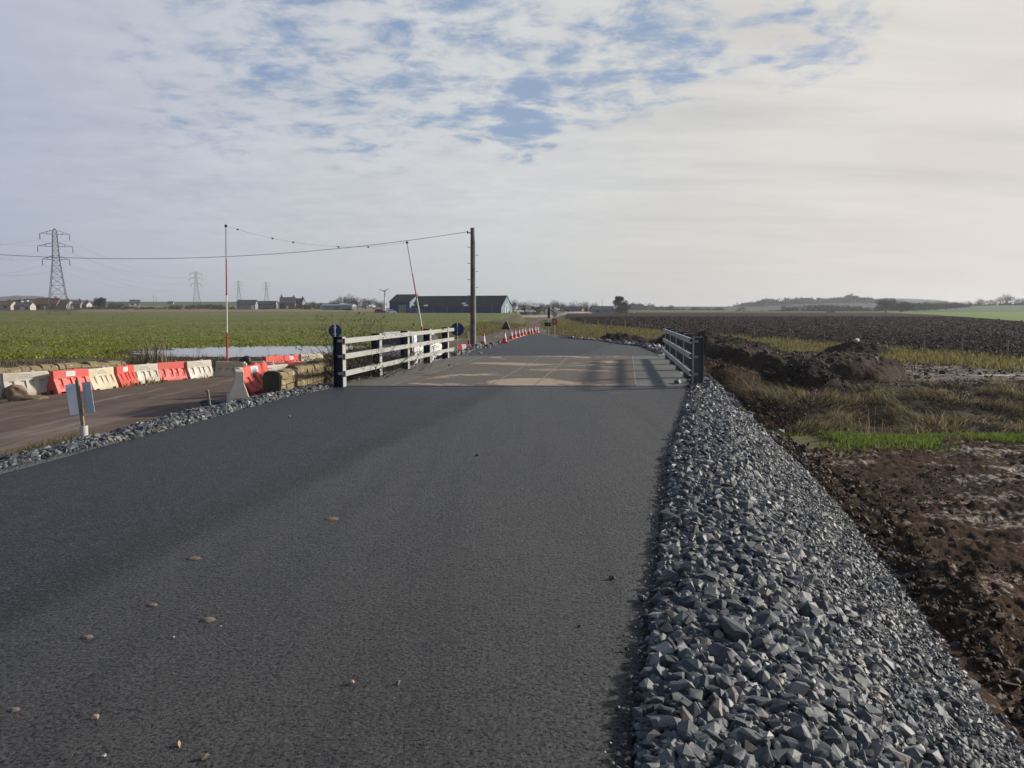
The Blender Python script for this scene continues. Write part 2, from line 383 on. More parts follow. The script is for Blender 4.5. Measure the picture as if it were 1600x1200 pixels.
    M['gravel'] = b.done(c, .55, b.bump(b.math('ADD', n, b.math('MULTIPLY', n4, .4)), .35, .006), None, .4)
    b = NB('crushed_fines'); v = b.vor(b.pos, 26); n = b.noise(b.pos, 40, 4)
    M['fines'] = b.done(b.mix(n, (.03, .033, .038), (.09, .094, .1)), .85, b.bump(b.math('ADD', v, n), .9, .03), None, .3)
    M['clod'] = islands('brown_clod', [(0, (.034, .021, .014)), (.6, (.078, .049, .034)), (1, (.14, .095, .065))], .75, .35, 40)
    M['plclod'] = islands('field_clod', [(0, (.018, .0105, .008)), (.7, (.04, .0245, .018)), (.96, (.06, .039, .03)), (1, (.2, .165, .14))], .75, .12, 12)  # the few palest clods paint in sun glints on the turned earth
    b = NB('heaped_soil'); P = b.pos; n1 = b.noise(P, 1.6, 7, .65); n2 = b.noise(P, 11, 6, .65)
    M['soil'] = b.done(b.mix(b.ramp(n1, [(.35, 0.0), (.65, 1.0)]), (.034, .021, .0145), (.08, .05, .035)), .95, b.bump(n2, 1.0, .09), None, .2)
    b = NB('dark_topsoil'); P = b.pos; n1 = b.noise(P, 2.5, 7, .65); n2 = b.noise(P, 14, 6, .65)
    M['topsoil'] = b.done(b.mix(b.ramp(n1, [(.35, 0.0), (.65, 1.0)]), (.02, .014, .011), (.045, .032, .025)), .95, b.bump(n2, 1.0, .09), None, .2)
    M['drygrass'] = islands('dry_grass', [(0, (.06, .045, .031)), (.4, (.135, .105, .078)), (.8, (.28, .228, .172)), (1, (.46, .39, .3))], .8, trans=.35)
    M['brownweed'] = islands('brown_weed', [(0, (.035, .026, .018)), (.6, (.085, .06, .04)), (1, (.17, .13, .085))], .85)
    M['grass'] = islands('green_grass', [(0, (.06, .1, .018)), (.5, (.11, .165, .03)), (.85, (.17, .22, .05)), (1, (.25, .23, .09))], .7, trans=.42)
    M['olivegrass'] = islands('olive_grass', [(0, (.08, .07, .026)), (.5, (.145, .128, .055)), (1, (.26, .215, .115))], .8, trans=.4)
    M['cropleaf'] = islands('crop_leaf', [(0, (.08, .105, .012)), (.45, (.165, .19, .024)), (.8, (.26, .265, .045)), (1, (.36, .32, .09))], .65, trans=.4)
    M['twig'] = islands('bare_twig', [(0, (.05, .042, .034)), (1, (.11, .09, .072))], .9)
    M['bark'] = simple('bark', (.075, .062, .05), (.045, .038, .03), 3, .9, .4, 20, world=True)
    M['evergreen'] = islands('evergreen_leaf', [(0, (.012, .022, .012)), (.6, (.028, .045, .02)), (1, (.055, .075, .03))], .75)
    M['wood_mass'] = islands('woodland_crown', [(0, (.035, .034, .024)), (.6, (.06, .055, .04)), (1, (.09, .08, .055))], .9)
    M['bramble'] = islands('bramble_leaf', [(0, (.045, .055, .015)), (.6, (.1, .1, .03)), (1, (.16, .13, .05))], .75)
    # made things
    M['redplastic'] = simple('faded_red_plastic', (.6, .075, .055), (.52, .11, .085), 3, .5, .05, 60)
    M['whiteplastic'] = simple('dirty_white_plastic', (.56, .52, .45), (.42, .36, .28), 2.5, .5, .05, 60)
    M['creamplastic'] = simple('stained_cream_plastic', (.6, .53, .4), (.48, .4, .27), 2.5, .55, .05, 60)
    M['label'] = simple('paper_label', (.75, .74, .72), (.66, .66, .66), 10, .5, .02, 60)
    M['ink'] = simple('faded_print', (.2, .2, .2), (.28, .28, .28), 10, .6, 0)
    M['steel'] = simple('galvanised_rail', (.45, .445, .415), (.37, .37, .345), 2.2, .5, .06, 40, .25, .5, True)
    M['steelshade'] = simple('galvanised_shaded_rail', (.36, .37, .38), (.28, .29, .3), 2.2, .5, .06, 40, .3, .5, True)  # shaded copy of the galvanised rail for the right parapet; plain grey steel elsewhere
    M['navy'] = simple('shaded_steel_web', (.018, .028, .06), (.012, .018, .036), 3, .5, .05, 40, .2, .4, True)  # galvanised web painted navy to carry the shade on its near side
    M['slate'] = simple('shaded_steel_post', (.13, .14, .14), (.09, .1, .1), 3, .5, .05, 40, .3, .4, True)  # galvanised post painted darker to carry the shade on its near side
    M['pole'] = simple('weathered_pole', (.2, .17, .14), (.11, .095, .08), 2, .85, .4, 25, world=True)
    M['iron'] = simple('dark_iron', (.06, .06, .065), (.1, .09, .085), 6, .6, .1, 40, .6)
    M['lattice'] = simple('grey_lattice', (.17, .175, .18), (.12, .12, .12), 1, .6, .02, 10, .2)
    M['cable'] = simple('cable', (.06, .062, .066), (.05, .05, .055), 1, .6, 0)
    M['redpaint'] = simple('red_paint', (.52, .035, .03), (.42, .04, .03), 4, .45, .03, 40)
    M['whitepaint'] = simple('white_paint', (.74, .72, .68), (.62, .6, .56), 4, .5, .03, 40)
    M['orange'] = simple('cone_red', (.62, .06, .03), (.5, .06, .04), 6, .5, .03, 40)
    M['sleeve'] = simple('reflective_white', (.75, .75, .73), (.62, .6, .58), 6, .4, .03, 60)
    M['blue'] = simple('dull_blue_disc', (.03, .06, .16), (.022, .045, .12), 6, .5, .02, 40)
    M['board'] = simple('blank_board', (.64, .7, .79), (.57, .63, .74), 3, .4, .01, 30)
    M['timber'] = simple('sawn_timber', (.34, .26, .17), (.22, .17, .12), 5, .8, .2, 40)
    M['oldtimber'] = simple('grey_timber', (.27, .23, .18), (.18, .15, .12), 5, .85, .3, 40)
    M['pipe'] = simple('pale_duct', (.6, .58, .55), (.46, .42, .38), 6, .5, .03, 40)
    M['walling'] = simple('sandstone', (.26, .205, .125), (.14, .12, .075), 5, .9, .5, 30, world=True)
    b = NB('lichened_sandstone'); P = b.pos; n1 = b.noise(P, 4, 6, .65); n2 = b.noise(P, 7, 4); n3 = b.noise(P, 40, 4); isl = b.island()
    c = b.mix(b.ramp(n1, [(.35, 0.0), (.65, 1.0)]), (.26, .205, .12), (.15, .125, .072)); c = b.mix(b.math('MULTIPLY', isl, .45), c, (.27, .2, .115))
    c = b.mix(b.ramp(n2, [(.62, 0.0), (.68, .9)]), c, (.45, .42, .34)); M['coping'] = b.done(c, .9, b.bump(b.math('ADD', n1, n3), .6, .03), None, .2)
    b = NB('shaded_end_stone'); P = b.obj(); n1 = b.noise(P, 6, 6, .6); n2 = b.noise(P, 3.2, 2)
    c = b.mix(n1, (.02, .024, .02), (.075, .072, .055)); c = b.mix(b.ramp(n2, [(.66, 0.0), (.72, .8)]), c, (.25, .12, .09)); M['endstone'] = b.done(c, .9, b.bump(n1, .6, .03), None, .2)  # shade on the end face put into the stone colour; pinkish patches are lichen
    M['conc'] = simple('pale_concrete', (.5, .46, .39), (.38, .34, .28), 6, .85, .3, 50, world=True)
    M['beam'] = simple('deck_beam', (.3, .29, .26), (.2, .19, .17), 2, .85, .2, 30, world=True)
    b = NB('pond_water'); n = b.noise(b.mapped(b.pos, (1, 2.5, 1)), 2.2, 4)
    M['water'] = b.done((.06, .055, .045), .04, b.bump(n, .06, .03), None, .5)
    # buildings
    def clad(k, c, rough=.55):
        q = NB(k); w = q.node('ShaderNodeTexWave', {'wave_type': 'BANDS', 'bands_direction': 'X'}, {'Vector': q.obj(), 'Scale': 1.6}, 1)
        n = q.noise(q.obj(), .5, 5); return q.done(q.mix(n, c, tuple(i*.7 for i in c)), rough, q.bump(w, .3, .05), None, .15)
    M['cladblue'] = clad('blue_cladding', (.009, .05, .21)); M['cladpale'] = clad('pale_blue_cladding', (.2, .27, .33)); M['cladsky'] = clad('light_blue_cladding', (.3, .38, .5))
    M['sheetroof'] = clad('dark_sheet_roof', (.036, .034, .033), 1); M['barnroof'] = clad('slate_grey_roof', (.07, .075, .085), .7)
    M['tile'] = simple('red_brown_tile', (.16, .075, .05), (.11, .06, .045), 1, .85, .3, 8); M['slates'] = simple('roof_slate', (.09, .09, .1), (.06, .06, .066), 1, .8, .3, 8)
    M['harl'] = simple('white_render', (.46, .43, .39), (.38, .35, .31), .6, .9, .2, 10); M['brick'] = simple('brown_brick', (.27, .15, .1), (.2, .12, .085), .8, .9, .3, 10)
    M['greywall'] = simple('grey_render', (.3, .3, .29), (.24, .235, .22), .8, .9, .2, 10)
    b = NB('window_glass'); M['glass'] = b.done((.03, .036, .045), .12, None, None, .6)
    b = NB('car_white'); n = b.noise(b.obj(), 3, 4); M['carwhite'] = b.done(b.mix(n, (.78, .78, .77), (.7, .7, .68)), .25, None, None, .5)
    b = NB('car_dark_blue'); M['carblue'] = b.done(b.mix(b.noise(b.obj(), 3), (.02, .05, .16), (.03, .06, .15)), .3, None, None, .5)
    b = NB('car_red'); M['carred'] = b.done(b.mix(b.noise(b.obj(), 3), (.3, .02, .02), (.22, .03, .02)), .35, None, None, .5)
    M['rubber'] = simple('tyre_rubber', (.02, .02, .021), (.03, .03, .03), 6, .85, .1, 60); M['rim'] = simple('alloy_rim', (.45, .46, .47), (.35, .35, .36), 6, .35, 0, 10, .6)
    M['redlamp'] = simple('tail_lamp', (.4, .015, .015), None, 6, .25, 0); M['black'] = simple('black_plastic', (.018, .018, .02), (.03, .03, .032), 6, .55, .05, 60)
    M['sack'] = simple('brown_sack', (.26, .18, .11), (.16, .11, .07), 4, .8, .4, 25); M['signred'] = simple('sign_red', (.62, .1, .07), (.55, .12, .09), 5, .5, 0)
    M['signdark'] = simple('sign_dark_red', (.45, .04, .035), None, 5, .5, 0); M['signnavy'] = simple('sign_navy', (.008, .016, .04), (.012, .02, .05), 5, .4, 0); M['skyblue'] = simple('sign_light_blue', (.2, .45, .65), None, 5, .5, 0)
    M['greensteel'] = simple('dark_green_steel', (.025, .04, .042), (.018, .03, .03), 4, .6, .05, 40)
    M['stone_tan'] = simple('tan_pebble', (.42, .28, .19), (.33, .23, .16), 30, .8, .3, 150, world=True); M['stone_pale'] = simple('pale_pebble', (.52, .49, .44), (.42, .38, .33), 30, .8, .3, 150, world=True)
    M['splat'] = simple('dried_mud', (.2, .15, .105), (.13, .1, .075), 25, .9, .3, 120, world=True)
build_materials()
# ------------------------------------------------------------------ the setting
def rows(y0, y1, d0, k):
    ys = [y0]
    while ys[-1] < y1: ys.append(ys[-1]+d0*(1+max(ys[-1], 0)/k))
    return np.array(ys)
def sheet(name, ys, xa, xb, nc, mat, mask=None, disp=None, lift=None, edge=.35, smooth=True):
    s = np.linspace(0, 1, nc)[None, :]
    A = xa(ys)[:, None]; B = xb(ys)[:, None]
    X = A+(B-A)*s; Y = np.repeat(ys[:, None], nc, 1)
    Z = H(X, Y); keep = None
    lf = (lift(Y) if lift else .02+Y*.0007)
    if mask is not None:
        m = mask(X, Y); t = np.clip(m/edge, -1, 1)
        Z = Z+t*lf
        if disp: Z = Z+disp(X, Y)*np.clip(t, 0, 1)
        keep = (m > -edge).ravel()
    elif disp: Z = Z+disp(X, Y)
    o = np_mesh(name, np.stack([X, Y, Z], -1).reshape(-1, 3), [grid_polys(len(ys), nc, keep)], mat, None, smooth)
    return tag(o, kind='structure')
c_ = lambda v: (lambda y: np.full_like(np.asarray(y, float), v))
# ground to the horizon
sheet('ground', rows(-7, 3400, .1, 8), lambda y: -(12+1.8*np.maximum(y, -4)), lambda y: 12+1.8*np.maximum(y, -4), 860, M['ground'])
# fields
def m_crop(x, y):
    n = fbm(x*.12, y*.12, 4, 21)*3
    return np.minimum(np.minimum(y-(43+.12*(x+30))+n, 349-y), (XL(y)-3.5-ss(40, 110, y)*3-x)+n*.5)
def m_crop2(x, y):
    q = ((x+15.5)/11.5)**2+((y-54)/10)**2
    return np.minimum(m_crop(x, y), (q-1)*6)
sheet('crop_field', rows(36, 352, .25, 14), lambda y: -1.0*y-4, lambda y: XL(y)+1, 420, M['crop'], m_crop2, lambda x, y: .1*fbm(x*1.3, y*1.3, 3, 5)*ss(200, 60, y), edge=1.2)
def m_stub(x, y): return np.minimum(np.minimum(y-351, 505-y+.0*x), np.minimum(x+.565*y-2, -.14*y-x))
sheet('stubble_field', rows(346, 515, 2, 200), lambda y: -.75*y, lambda y: -.1*y, 160, M['stubble'], m_stub, edge=3)
def m_upl(x, y): return np.minimum(np.minimum(y-520, 1200-y), np.minimum(x+.52*y, -.2*y-x))
sheet('upland_field', rows(510, 1250, 6, 300), lambda y: -.62*y, lambda y: -.1*y, 120, M['upland'], m_upl, edge=6)
FE = lambda y: ip(y, [30, 47, 63, 100, 130, 165, 230, 300, 420], [32, 30.5, 29.5, 18.5, 10.5, 10.5, 15, 20, 30])     # fence line
def m_plough(x, y):
    far = (x-174)*(150-350)-(y-350)*(99-174)            # >0 on the near side of the far boundary
    return np.minimum(np.minimum(x-FE(y)-.9+fbm(x*.2, y*.2, 3, 8)*.8, 399-y), np.minimum(far/213.6, y-30))
def d_plough(x, y):
    r = x*.26+y
    return (.07*np.sin(r*2*np.pi/1.15+2*fbm(x*.15, y*.15, 3, 12))+.1*fbm(x*1.1, y*1.8, 4, 14))*ss(190, 70, y)
sheet('ploughed_field', rows(30, 402, .2, 16), lambda y: FE(y)-1.5, lambda y: np.minimum(.95*y+8, np.maximum(99+(y-150)*.375, 60)+6), 520, M['plough'], m_plough, d_plough, edge=.8)
def m_past(x, y):
    far = (x-174)*(150-350)-(y-350)*(99-174)
    return np.minimum(-far/213.6-1+fbm(x*.1, y*.1, 3, 4)*2, 416-y)
sheet('pasture', rows(90, 425, 1.5, 100), lambda y: .42*y, lambda y: .95*y+10, 150, M['pasture'], m_past, edge=3)
def m_past2(x, y): return np.minimum(np.minimum(y-424, 640-y), x-.47*y)
sheet('upland_pasture', rows(420, 650, 4, 200), lambda y: .42*y, lambda y: .95*y, 90, M['upland'], m_past2, edge=4)
# yellow verges
def m_verge(x, y):
    a = np.minimum(FE(y)-x, x-FE(y)+ip(y, [30, 50, 80, 130, 180], [7, 7.5, 6, 5, 4]))
    return np.minimum(np.minimum(a, y-34), 190-y)+fbm(x*.5, y*.4, 4, 31)*1.8
sheet('verge', rows(30, 200, .3, 18), lambda y: FE(y)-9, lambda y: FE(y)+3, 60, M['verge'], m_verge, edge=.8)
# old road
def m_old(x, y):
    a = np.minimum(x-XL(y)-.3, np.where(y < 84, XR(y)+1.2, XR(y))-x)
    return a+.35*fbm(x*.7, y*.35, 4, 17)
def d_old(x, y): return ss(90, 50, y)*(.03*fbm(x*.8, y*.25, 3, 2)+.012*fbm(x*4, y*4, 3, 6))
sheet('old_road', rows(-6, 345, .12, 10), lambda y: XL(y)-1, lambda y: XR(y)+2.2, 130, M['oldroad'], m_old, d_old, lift=lambda y: .03+y*.0005, edge=.4)
def m_sand(x, y): return 1-((x-12)/13)**2-((y-322)/22)**2+.6*fbm(x*.2, y*.1, 3, 3)
sheet('sandy_track', rows(290, 350, 2, 300), c_(-6.), c_(32.), 40, M['sand'], m_sand, lift=lambda y: .3+0*y, edge=.3)
def m_sand2(x, y): return 1-((x-26)/9)**2-((y-335)/16)**2+.6*fbm(x*.2, y*.1, 3, 5)
sheet('sandy_mound', rows(310, 360, 2, 300), c_(12.), c_(42.), 40, M['sand'], m_sand2, lift=lambda y: .9+0*y, edge=.8)
# tarmac
def tarmac(name, y0, y1, step):
    ys = np.arange(y0, y1+1e-6, step); n = 150
    jl = .05*fbm(ys*1.7, ys*0, 3, 51); jr = .035*fbm(ys*2.6, ys*0+5, 4, 52)
    A = RL(ys)+jl; B = RR(ys)+jr
    s = np.concatenate([[0], np.linspace(0, 1, n), [1]])
    X = A[:, None]+(B-A)[:, None]*s[None]; X[:, 0] -= .06; X[:, -1] += .07
    Y = np.repeat(ys[:, None], n+2, 1); Z = ZR(Y)+.004*fbm(X*1.2, Y*1.2, 3, 33)+.0
    Z[:, 0] -= .11; Z[:, -1] -= .11
    e = np.minimum(X-A[:, None], B[:, None]-X); Z -= .025*np.exp(-np.maximum(e, 0)/.1)
    return tag(np_mesh(name, np.stack([X, Y, Z], -1).reshape(-1, 3), [grid_polys(len(ys), n+2)], M['tarmac'], None, True), kind='structure')
tarmac('tarmac_road', -6, 17.3, .08); tarmac('tarmac_road_beyond_bridge', 29.4, 84, .4)
# bridge deck
dk = MB(); zt = .006
A0, A1, B0, B1 = (-3.92, 17.3), (-2.12, 29.4), (4.05, 17.3), (5.8, 29.4)
dk.add([(*A0, zt), (*B0, zt), (*B1, zt), (*A1, zt)], [(0, 1, 2, 3)])
for p, q in ((A0, B0), (B0, B1), (B1, A1), (A1, A0)):
    dk.add([(*p, zt), (*q, zt), (*q, -.55), (*p, -.55)], [(0, 1, 2, 3)])
deck = tag(dk.build('bridge_deck', M['deck']), kind='structure')
for xa, xb in ((-2.75, -.97), (-.53, 1.2), (.5, 2.2), (2.79, 4.57)):
    j = MB(); wd = .02
    p = Vector((xa, 17.34, zt+.004)); q = Vector((xb, 29.36, zt+.004)); d = Vector((wd, 0, 0))
    j.add([p-d, p+d, q+d, q-d], [(0, 1, 2, 3)]); j.build('joint_strip', M['joint'], deck)
for ya, w_, xs in ((17.35, .03, (-3.9, 2.8)), (29.32, .06, (-1.9, 5.3))):
    j = MB(); X0, X1 = xs; j.add([(X0, ya-w_, zt+.007), (X1, ya-w_, zt+.007), (X1, ya+w_, zt+.007), (X0, ya+w_, zt+.007)], [(0, 1, 2, 3)]); j.build('joint_strip', M['joint'], deck)
for p, q, sx in ((A0, A1, -1), (B0, B1, 1)):   # upstand edge beams
    e = MB(); a = Vector((p[0], p[1], 0)); b = Vector((q[0], q[1], 0)); d = Vector((.34*sx, 0, 0))
    e.prism([a+Vector((0.01*sx, .02, -.62)), a+d+Vector((0, .02, -.62)), a+d+Vector((0, .02, -.03)), a+Vector((.01*sx, .02, -.03))], (b-a)*.997)
    e.build('edge_beam', M['beam'], deck)
for c in ((.1, 17.0, -1.2), (1.9, 29.8, -1.2)):
    ab = MB(); ab.box(c, (8.3, .5, 2.2)); ab.v = [(x, y, min(z, -.13)) for x, y, z in ab.v]; tag(ab.build('bridge_abutment', M['beam']), kind='structure')
# mud and water
def m_mud(x, y):
    d = (x-RR(y))/DW(y)
    n = fbm(x*.45, y*.6, 4, 61)*1.3
    return np.minimum(d-2.55+n*.15, (16.4-.02*x)-y+n)
def d_mud(x, y):
    a = .06*fbm(x*1.1, y*1.5, 5, 71)+.09*np.abs(fbm(x*3.4, y*4, 5, 72))+.045*fbm(x*13, y*13, 3, 73)*(.4+.9*np.clip(fbm(x*1.3, y*1.3, 3, 70)+.35, 0, 1))
    rut = .06*np.sin((x-.55*y)*3.4+2.5*fbm(x*.4, y*.4, 3, 74))*ss(.0, .35, fbm(x*.3, y*.3, 3, 75))
    bank = .16*np.exp(-(((x-RR(y))/DW(y)-3.25)/.38)**2)*(.55+.9*fbm(x*1.6, y*1.6, 4, 76))*ss(12, 7, y)
    return a+rut+bank
sheet('mud_ground', rows(1.2, 20.5, .035, 11), lambda y: RR(y)+2.2, lambda y: 7+.85*y, 460, M['mud'], m_mud, d_mud, lift=lambda y: .04+0*y, edge=.35)
def m_mud2(x, y): return np.minimum(np.minimum(x-RR(y)-.9, 24-x-.0*y), np.minimum(np.maximum(y-27.5, np.minimum(y-18.6, 8.6-x)), np.maximum(46-y-.25*(x-6), np.minimum(3.6-(x-RR(y)), 84-y))))+fbm(x*.35, y*.35, 4, 63)*2
sheet('mud_ground_beyond_ditch', rows(17.5, 88, .085, 40), lambda y: RR(y)+.6, c_(28.), 200, M['mud'], m_mud2, lambda x, y: .14*fbm(x*.9, y*.9, 5, 77)+.05*np.abs(fbm(x*4, y*4, 3, 78)), lift=lambda y: .05+0*y, edge=.6)
def m_mudf(x, y):
    q = ((x+15.5)/13)**2+((y-53)/10.5)**2
    return (1-q)*5+fbm(x*.3, y*.4, 4, 64)*1.5
sheet('muddy_hollow', rows(38, 68, .2, 60), c_(-36.), c_(-4.), 150, M['mud'], m_mudf, lambda x, y: .03*fbm(x*1.5, y*1.5, 4, 79), lift=lambda y: .04+0*y, edge=.8)
def water(name, x0, x1, y0, y1, z):
    w = MB(); w.add([(x0, y0, z), (x1, y0, z), (x1, y1, z), (x0, y1, z)], [(0, 1, 2, 3)]); return tag(w.build(name, M['water']), kind='structure')
water('flood_water', -30, -6.5, 43, 66, -1.04)
def m_wet(x, y):
    r = np.minimum(np.abs(y-30.3-.14*(x-22)), np.abs(y-33.4-.1*(x-22)))
    return np.minimum(.42-r+.5*fbm(x*.45, y*1.3, 4, 65), np.minimum(x-19.5, 40-x))
sheet('wheel_rut_water', rows(27, 38, .1, 60), c_(18.), c_(42.), 180, M['water'], m_wet, None, lift=lambda y: .14+0*y, edge=.2)
def m_wet2(x, y): return np.minimum(3.1-np.abs(y-31.6-.12*(x-22)), x-17)+fbm(x*.4, y*.6, 4, 66)*1.6
sheet('wet_track', rows(26, 40, .1, 60), c_(15.), c_(44.), 160, M['mud'], m_wet2, lambda x, y: .08*fbm(x*1.2, y*2, 4, 80), lift=lambda y: .1+0*y, edge=.5)
# crushed-stone shoulders: bed plus stones
sheet('gravel_shoulder', rows(0, 17.4, .06, 12), lambda y: RR(y)-.02, lambda y: RR(y)+3.1, 70, M['fines'], lambda x, y: np.minimum(2.82-(x-RR(y))/DW(y)+.25*fbm(x*1.2, y*.9, 4, 68), 1), lambda x, y: .03*fbm(x*5, y*5, 3, 81), lift=lambda y: .012+0*y, edge=.2)
sheet('gravel_margin', rows(3, 17.4, .08, 12), lambda y: RL(y)-1.6, lambda y: RL(y)+.02, 50, M['fines'], lambda x, y: np.minimum(x-RL(y)+1.15+.3*fbm(x, y*.7, 4, 69), 1), lambda x, y: .03*fbm(x*5, y*5, 3, 82), lift=lambda y: .03+0*y, edge=.2)
def stones(name, n, fy, fd, size, right=True, base=RR, up=.25, mat='gravel', temps=ROCKS, tilt=.55):
    y = fy(n); d = fd(n, y); x = base(y)+d*(DW(y) if base is RR else 1) if right else base(y)-d
    s = size(n, d, y); z = H(x, y)+.02+s*up
    return np.stack([x, y, z], -1), s
def big(n, d, y):
    fine = ss(.9, 1.7, d+.15*fbm(y*1.5, d*2, 3, 90))
    s = np.exp(rng.normal(np.log(.0185), .56, n)); s = s*lerp(1.0, .66, fine)
    return np.clip(s, .006, .07)
P1, S1 = stones('g', 96000, lambda n: 1.9+15.4*rng.uniform(0, 1, n)**1.35, lambda n, y: (lambda d: np.clip(d+.2*fbm(y*.9, y*0, 4, 68)*ss(.5, 2, d), .015, 3.0))(rng.uniform(.015, 2.8, n)), big)
P2, S2 = stones('g', 1300, lambda n: 1.9+9*rng.uniform(0, 1, n)**1.2, lambda n, y: .03+np.abs(rng.normal(0.2, .62, n)), lambda n, d, y: np.exp(rng.normal(np.log(.038), .3, n)), up=.35)
P3, S3 = stones('g', 700, lambda n: 1.9+14*rng.uniform(0, 1, n)**1.3, lambda n, y: -np.abs(rng.normal(0, .055, n)), lambda n, d, y: np.exp(rng.normal(np.log(.011), .35, n)))
P3[:, 2] = .004+S3*.3
P4, S4 = stones('g', 900, lambda n: 1.9+14*rng.uniform(0, 1, n)**1.3, lambda n, y: 2.75+np.abs(rng.normal(0, .22, n)), lambda n, d, y: np.exp(rng.normal(np.log(.026), .4, n)))
tag(scatter('loose_gravel', ROCKS, np.concatenate([P1, P2, P3, P4]), np.concatenate([S1, S2, S3, S4]), M['gravel'], .55), 'dark grey crushed stone heaped along the right edge of the tarmac', 'gravel', kind='stuff')
Q1, T1 = stones('g', 10500, lambda n: rng.uniform(5, 17.4, n), lambda n, y: np.clip(rng.uniform(-.04, 1.12, n)+.25*fbm(y*.7, y*0, 3, 69), -.05, 1.35), lambda n, d, y: np.clip(np.exp(rng.normal(np.log(.036), .42, n)), .012, .08), False, RL, .3)
def heap(n, x, y, sx, sy, s):
    X = rng.normal(x, sx, n); Y = rng.normal(y, sy, n); S = np.exp(rng.normal(np.log(s), .35, n)); return np.stack([X, Y, H(X, Y)+.02+S*.5], -1), S
def strip(n, y0, y1, base, d0, d1, s, sg=1):
    Y = rng.uniform(y0, y1, n); X = base(Y)+sg*rng.uniform(d0, d1, n); S = np.exp(rng.normal(np.log(s), .35, n)); return np.stack([X, Y, H(X, Y)+.02+S*.5], -1), S
PP = [(Q1, T1), strip(1500, 29.2, 45, RL, -.05, .75, .085, -1), strip(260, 45, 60, RL, -.05, .3, .06, -1), heap(250, -2.15, 41, .5, .8, .1), heap(220, -2.9, 30.3, .6, .7, .1)]
tag(scatter('gravel_edging', ROCKS, np.concatenate([p for p, s in PP]), np.concatenate([s for p, s in PP]), M['gravel'], .5), 'angular grey stones lining the left edge of the tarmac beside the dirt road', 'gravel', kind='stuff')
PP = [strip(2200, 29.4, 50, RR, -.05, 1.1, .08), heap(1500, 5.0, 18.0, .42, 1.1, .06), strip(500, 50, 64, RR, 0, .6, .07), strip(900, 17.2, 22, RR, .3, 1.6, .06)]
tag(scatter('gravel_backfill', ROCKS, np.concatenate([p for p, s in PP]), np.concatenate([s for p, s in PP]), M['gravel'], .5), 'loose grey stones around the right parapet and along the far tarmac curve', 'gravel', kind='stuff')
# earth clods
y = 2.4+15*rng.uniform(0, 1, 3600)**1.3; d = 2.75+np.abs(rng.normal(0, .42, 3600)); x = RR(y)+d*DW(y); s = np.exp(rng.normal(np.log(.016), .6, 3600)); s = np.clip(s, .006, .075)
C1 = np.stack([x, y, H(x, y)+.05+d_mud(x, y)+s*.15], -1)
y2 = rng.uniform(4, 19, 24000); x2 = RR(y2)+3+rng.uniform(0, 1, 24000)*(3+.7*y2); keep = fbm(x2*.7, y2*.7, 4, 93)-.02*(x2-RR(y2)-3) > .0; x2 = x2[keep]; y2 = y2[keep]; s2 = np.clip(np.exp(rng.normal(np.log(.0145), .5, len(x2))), .005, .07)
C2 = np.stack([x2, y2, H(x2, y2)+.045+d_mud(x2, y2)+s2*.15], -1)
y3 = rng.uniform(18.5, 46, 3400); x3 = RR(y3)+1+rng.uniform(0, 17, 3400)*np.where(y3 < 27, .2, 1); s3 = np.exp(rng.normal(np.log(.05), .5, 3400))
C3 = np.stack([x3, y3, H(x3, y3)+.08+s3*.2], -1)
tag(scatter('earth_clods', CLODS, np.concatenate([C1, C2, C3]), np.concatenate([s, s2, s3]), M['clod'], .6), 'brown lumps of earth along the foot of the gravel bank and over the mud', 'soil', kind='stuff')
yy = 45+165*rng.uniform(0, 1, 85000)**1.8; xx = FE(yy)+1+rng.uniform(0, 1, 85000)*(np.minimum(.72*yy+6, 130)-FE(yy)); k = m_plough(xx, yy) > .5; xx = xx[k]; yy = yy[k]
s = np.exp(rng.normal(np.log(.052), .5, len(xx)))*(1+yy/300)
tag(scatter('plough_clods', CLODS[:6], np.stack([xx, yy, H(xx, yy)+.03+.0007*yy+d_plough(xx, yy)+s*.2], -1), s, M['plclod'], .5), 'turned clods covering the dark ploughed field', 'soil', kind='stuff')
# grasses
sheet('ditch_bank', rows(19.3, 32, .12, 60), lambda y: RR(y)+2.0, c_(44.), 160, M['grassbed'], lambda x, y: np.minimum(np.minimum(y-19.9, 30.8-y), x-8.2)+fbm(x*.7, y*.7, 4, 140)*1.2, lambda x, y: .1*fbm(x*2.5, y*2.5, 4, 141), lift=lambda y: .06+0*y, edge=.5)
def lean(n, m=(0, 0), s=.1): return np.stack([rng.normal(m[0], s, n), rng.normal(m[1], s, n)], -1)
def gpos(x, y, dz=0): return np.stack([x, y, H(x, y)+dz], -1)
n = 95000; y = rng.uniform(21.6, 30.5, n); x = rng.uniform(8.2, 36, n)
k = (fbm(x*.5, y*.6, 4, 101)+.42-.4*ss(27.5, 30.5, y)+.5*ss(16, 22, x)-.3*ss(11, 8, x) > .12); x, y = x[k], y[k]; n = len(x)
hh = np.clip(rng.normal(.19, .08, n)*(1+1.7*fbm(x*.8, y*.8, 3, 102)), .02, .62); sw = fbm(x*.45, y*.4, 3, 103)
tag(blades('dry_bank_grass', gpos(x, y, -.02), hh, rng.uniform(.012, .026, n), np.stack([rng.normal(-.22, .2, n)+sw*1.1, rng.normal(-.32, .16, n)], -1), M['drygrass']), 'flattened straw coloured grass on the far bank of the ditch', 'grass', kind='stuff')
n = 70000; y = rng.uniform(19.6, 30.5, n); x = rng.uniform(7.4, 36, n); k = fbm(x*.6, y*.7, 4, 105) > -.4; x, y = x[k], y[k]; n = len(x)
tag(blades('ditch_weeds', gpos(x, y, -.03), np.clip(rng.normal(.15, .08, n), .04, .45), rng.uniform(.015, .04, n), lean(n, (0, -.05), .16), M['brownweed']), 'brown dead weeds filling the ditch', 'weeds', kind='stuff')
